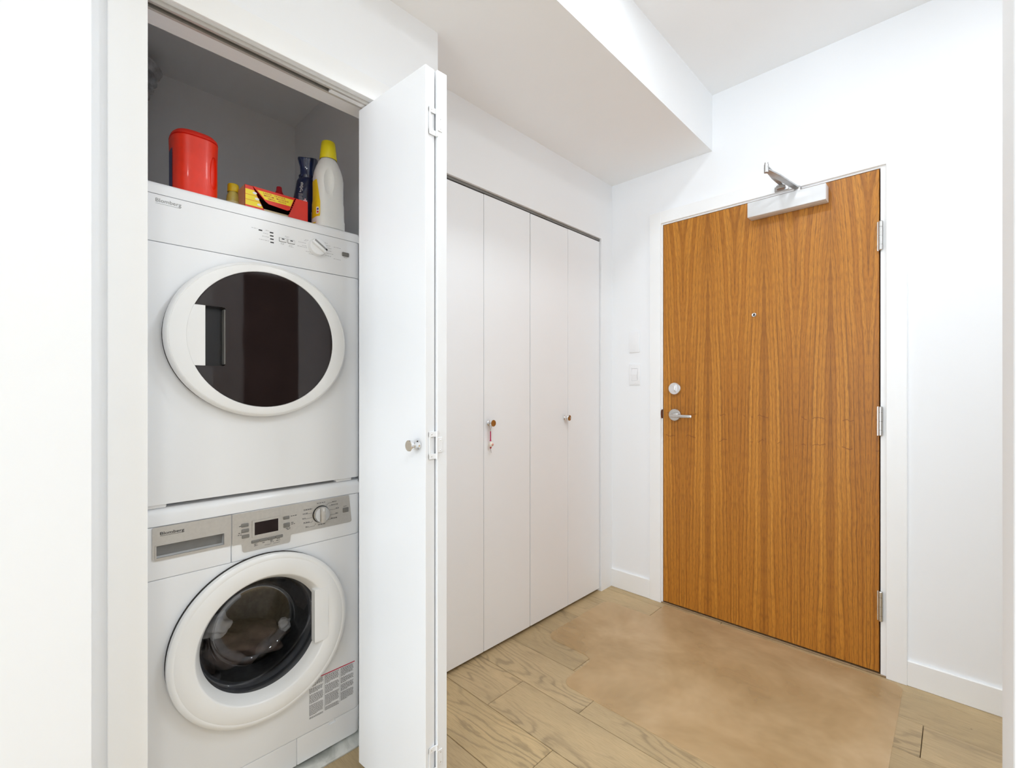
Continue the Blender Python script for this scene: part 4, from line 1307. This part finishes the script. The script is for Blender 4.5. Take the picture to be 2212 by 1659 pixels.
for v in dent2.verts:
    v.co = Vector((wc[0] + 0.005 + v.co.x * 0.034, wc[1] + 0.0580 + v.co.y * 0.0170, wc[2] + 0.142 + v.co.z * 0.048))
obj('bottle_body', cut(bm, [dent, dent2]), 'white_plastic', wb, 50)
bm = nbm(); lathe(bm, wc, [(0.230, 0.0265), (0.232, 0.0270), (0.285, 0.0215), (0.2885, 0.0200), (0.290, 0.0165), (0.290, 0)], 'z', 40)
obj('cap', bm, 'yellow_plastic', wb, 40)
def wsec_at(z):
    for a, b in zip(wsec, wsec[1:]):
        if a[0] <= z <= b[0]:
            t = (z - a[0]) / (b[0] - a[0])
            return tuple(p + (q - p) * t for p, q in zip(a, b))
    return wsec[-1]
def wpatch(zs, a0, a1, off):
    b = nbm()
    rings = []
    for z, e in zip(zs, a1):
        s = wsec_at(z)
        ring = []
        for i in range(13):
            u, v = sup(radians(a0 + (e - a0) * i / 12), s[5])
            ring.append(b.verts.new((wc[0] + (s[3] + off) * u, wc[1] + (s[4] + off) * v, wc[2] + z)))
        rings.append(ring)
    skin(b, rings, closed=False); return b
lb = obj('yellow_label', wpatch([0.012, 0.034, 0.040, 0.080, 0.092, 0.120, 0.152], 215, [284, 311, 312, 312, 306, 298, 288], 0.0008), 'yellow_label', wb, 60)
obj('label_emblem', wpatch([0.040, 0.046, 0.056, 0.062], 286, [302, 306, 306, 302], 0.0012), 'white_print', lb, 60)
obj('label_mark', wpatch([0.052, 0.058], 292, [303, 303], 0.0015), 'blue_print', lb, 60)
obj('label_mark', wpatch([0.043, 0.049], 292, [303, 303], 0.0015), 'red_print', lb, 60)

# ------------------------------------------------------------------ wall plates
bp = thing('blank_plate', 'blank white wall plate above the light switch', 'wall plate', (-1.314, YB, 1.355))
obj('plate', bbox_bm(-1.3462, -1.2822, YB - 0.006, YB, 1.3550, 1.4740, 0.0025, 2), 'plate', bp, 30)
for z in (1.3735, 1.4555):
    bm = nbm(); lathe(bm, (-1.3142, YB - 0.006, z), [(0, 0.003), (-0.0008, 0.0026), (-0.0008, 0)], 'y', 14)
    obj('screw', bm, 'plate', bp)
sw = thing('light_switch', 'white rocker light switch beside the entry door', 'switch', (-1.312, YB, 1.172))
pl = nbm(); box(pl, -1.3460, -1.2775, YB - 0.006, YB, 1.1720, 1.2890, 0.0025, 2)
hl = nbm(); box(hl, -1.3305, -1.2930, YB - 0.02, YB + 0.01, 1.1965, 1.2645)
obj('plate', cut(pl, [hl]), 'plate', sw, 30)
bm = nbm(); prism(bm, [(YB - 0.001, 1.1975), (YB - 0.0060, 1.1975), (YB - 0.0095, 1.2305), (YB - 0.0050, 1.2635), (YB - 0.001, 1.2635)], 'x', -1.3292, -1.2943)
obj('rocker', bm, 'plate', sw)
for z in (1.1840, 1.2770):
    bm = nbm(); lathe(bm, (-1.3117, YB - 0.006, z), [(0, 0.003), (-0.0008, 0.0026), (-0.0008, 0)], 'y', 14)
    obj('screw', bm, 'plate', sw)

# ------------------------------------------------------------------ charm on the closet knob
ch = thing('hanging_charm', 'pink beaded charm with a cream figure hanging from a closet knob', 'charm', (FX + 0.014, 1.378, 0.855))
hx, hy = FX + 0.0130, 1.3775
bm = nbm()
tube(bm, [(hx, hy - 0.0075, 1.0), (hx, hy - 0.0070, 0.990), (hx, hy - 0.003, 0.975), (hx, hy, 0.9645)], 0.0008, 6)
tube(bm, [(hx, hy + 0.0075, 1.0), (hx, hy + 0.0070, 0.990), (hx, hy + 0.003, 0.975), (hx, hy, 0.9645)], 0.0008, 6)
tube(bm, [(hx, hy + 0.0085 * cos(t), 1.0 + 0.0085 * sin(t)) for t in [pi * k / 10 for k in range(11)]], 0.0008, 6)
obj('loop', bm, 'cord_grey', ch, 60)
bm = nbm(); lathe(bm, (hx, hy, 0), [(0.9655, 0.0)] + [(0.9645 - 0.0012 * k, 0.0022 + (0.0007 if k % 3 else -0.0003)) for k in range(32)] + [(0.9255, 0.0042), (0.9225, 0.0042), (0.9215, 0)], 'z', 12)
obj('braid', bm, 'cord', ch, 60)
bm = nbm(); lathe(bm, (hx + 0.001, hy + 0.002, 0), [(0.9190, 0), (0.9180, 0.0045), (0.9130, 0.0075), (0.9070, 0.0082), (0.9010, 0.0070), (0.8970, 0.0040), (0.8960, 0)], 'z', 18)
obj('figure', bm, 'bead_white', ch, 60)
bm = nbm(); bmesh.ops.create_icosphere(bm, subdivisions=2, radius=0.0072)
bmesh.ops.translate(bm, verts=bm.verts[:], vec=(hx + 0.0045, hy + 0.005, 0.9075))
obj('pink_bead', bm, 'bead_pink', ch, 60)
bm = nbm(); bmesh.ops.create_icosphere(bm, subdivisions=2, radius=0.0042)
bmesh.ops.translate(bm, verts=bm.verts[:], vec=(hx, hy + 0.001, 0.8935))
obj('red_bead', bm, 'crimson', ch, 60)
bm = nbm()
tube(bm, [(hx, hy, 0.8900), (hx, hy - 0.0015, 0.880), (hx, hy - 0.002, 0.8735)], 0.0007, 6)
tube(bm, [(hx, hy + 0.001, 0.8900), (hx, hy + 0.0035, 0.880), (hx, hy + 0.0055, 0.8720)], 0.0007, 6)
obj('tassel', bm, 'cord_grey', ch, 60)

# ------------------------------------------------------------------ floor mat
MP = [(-0.1520, 2.330), (-1.1200, 2.330), (-1.1200, 2.1700), (-1.3800, 2.1700), (-1.3800, 1.6560), (-1.1150, 1.6560), (-1.1150, 1.4330), (-0.1520, 1.4330)]
mp = rounded(MP, [0.035, 0.008, 0.006, 0.055, 0.055, 0.045, 0.045, 0.035], 8)
bm = nbm()
cx_ = sum(p[0] for p in mp) / len(mp); cy_ = sum(p[1] for p in mp) / len(mp)
a = [bm.verts.new((p[0], p[1], 0.0004)) for p in mp]
b = [bm.verts.new((p[0], p[1], 0.0020)) for p in mp]
c2 = [bm.verts.new((p[0] + 0.004 * (1 if p[0] < cx_ else -1) * (abs(p[0] - cx_) > 0.2), p[1] + 0.004 * (1 if p[1] < cy_ else -1), 0.0028)) for p in mp]
bm.faces.new(a[::-1]); bm.faces.new(c2)
skin(bm, [a, b, c2])
tag(obj('chair_mat', bm, 'vinyl', None), 'frosted translucent plastic floor mat with a lip, lying before the entry door', 'mat')
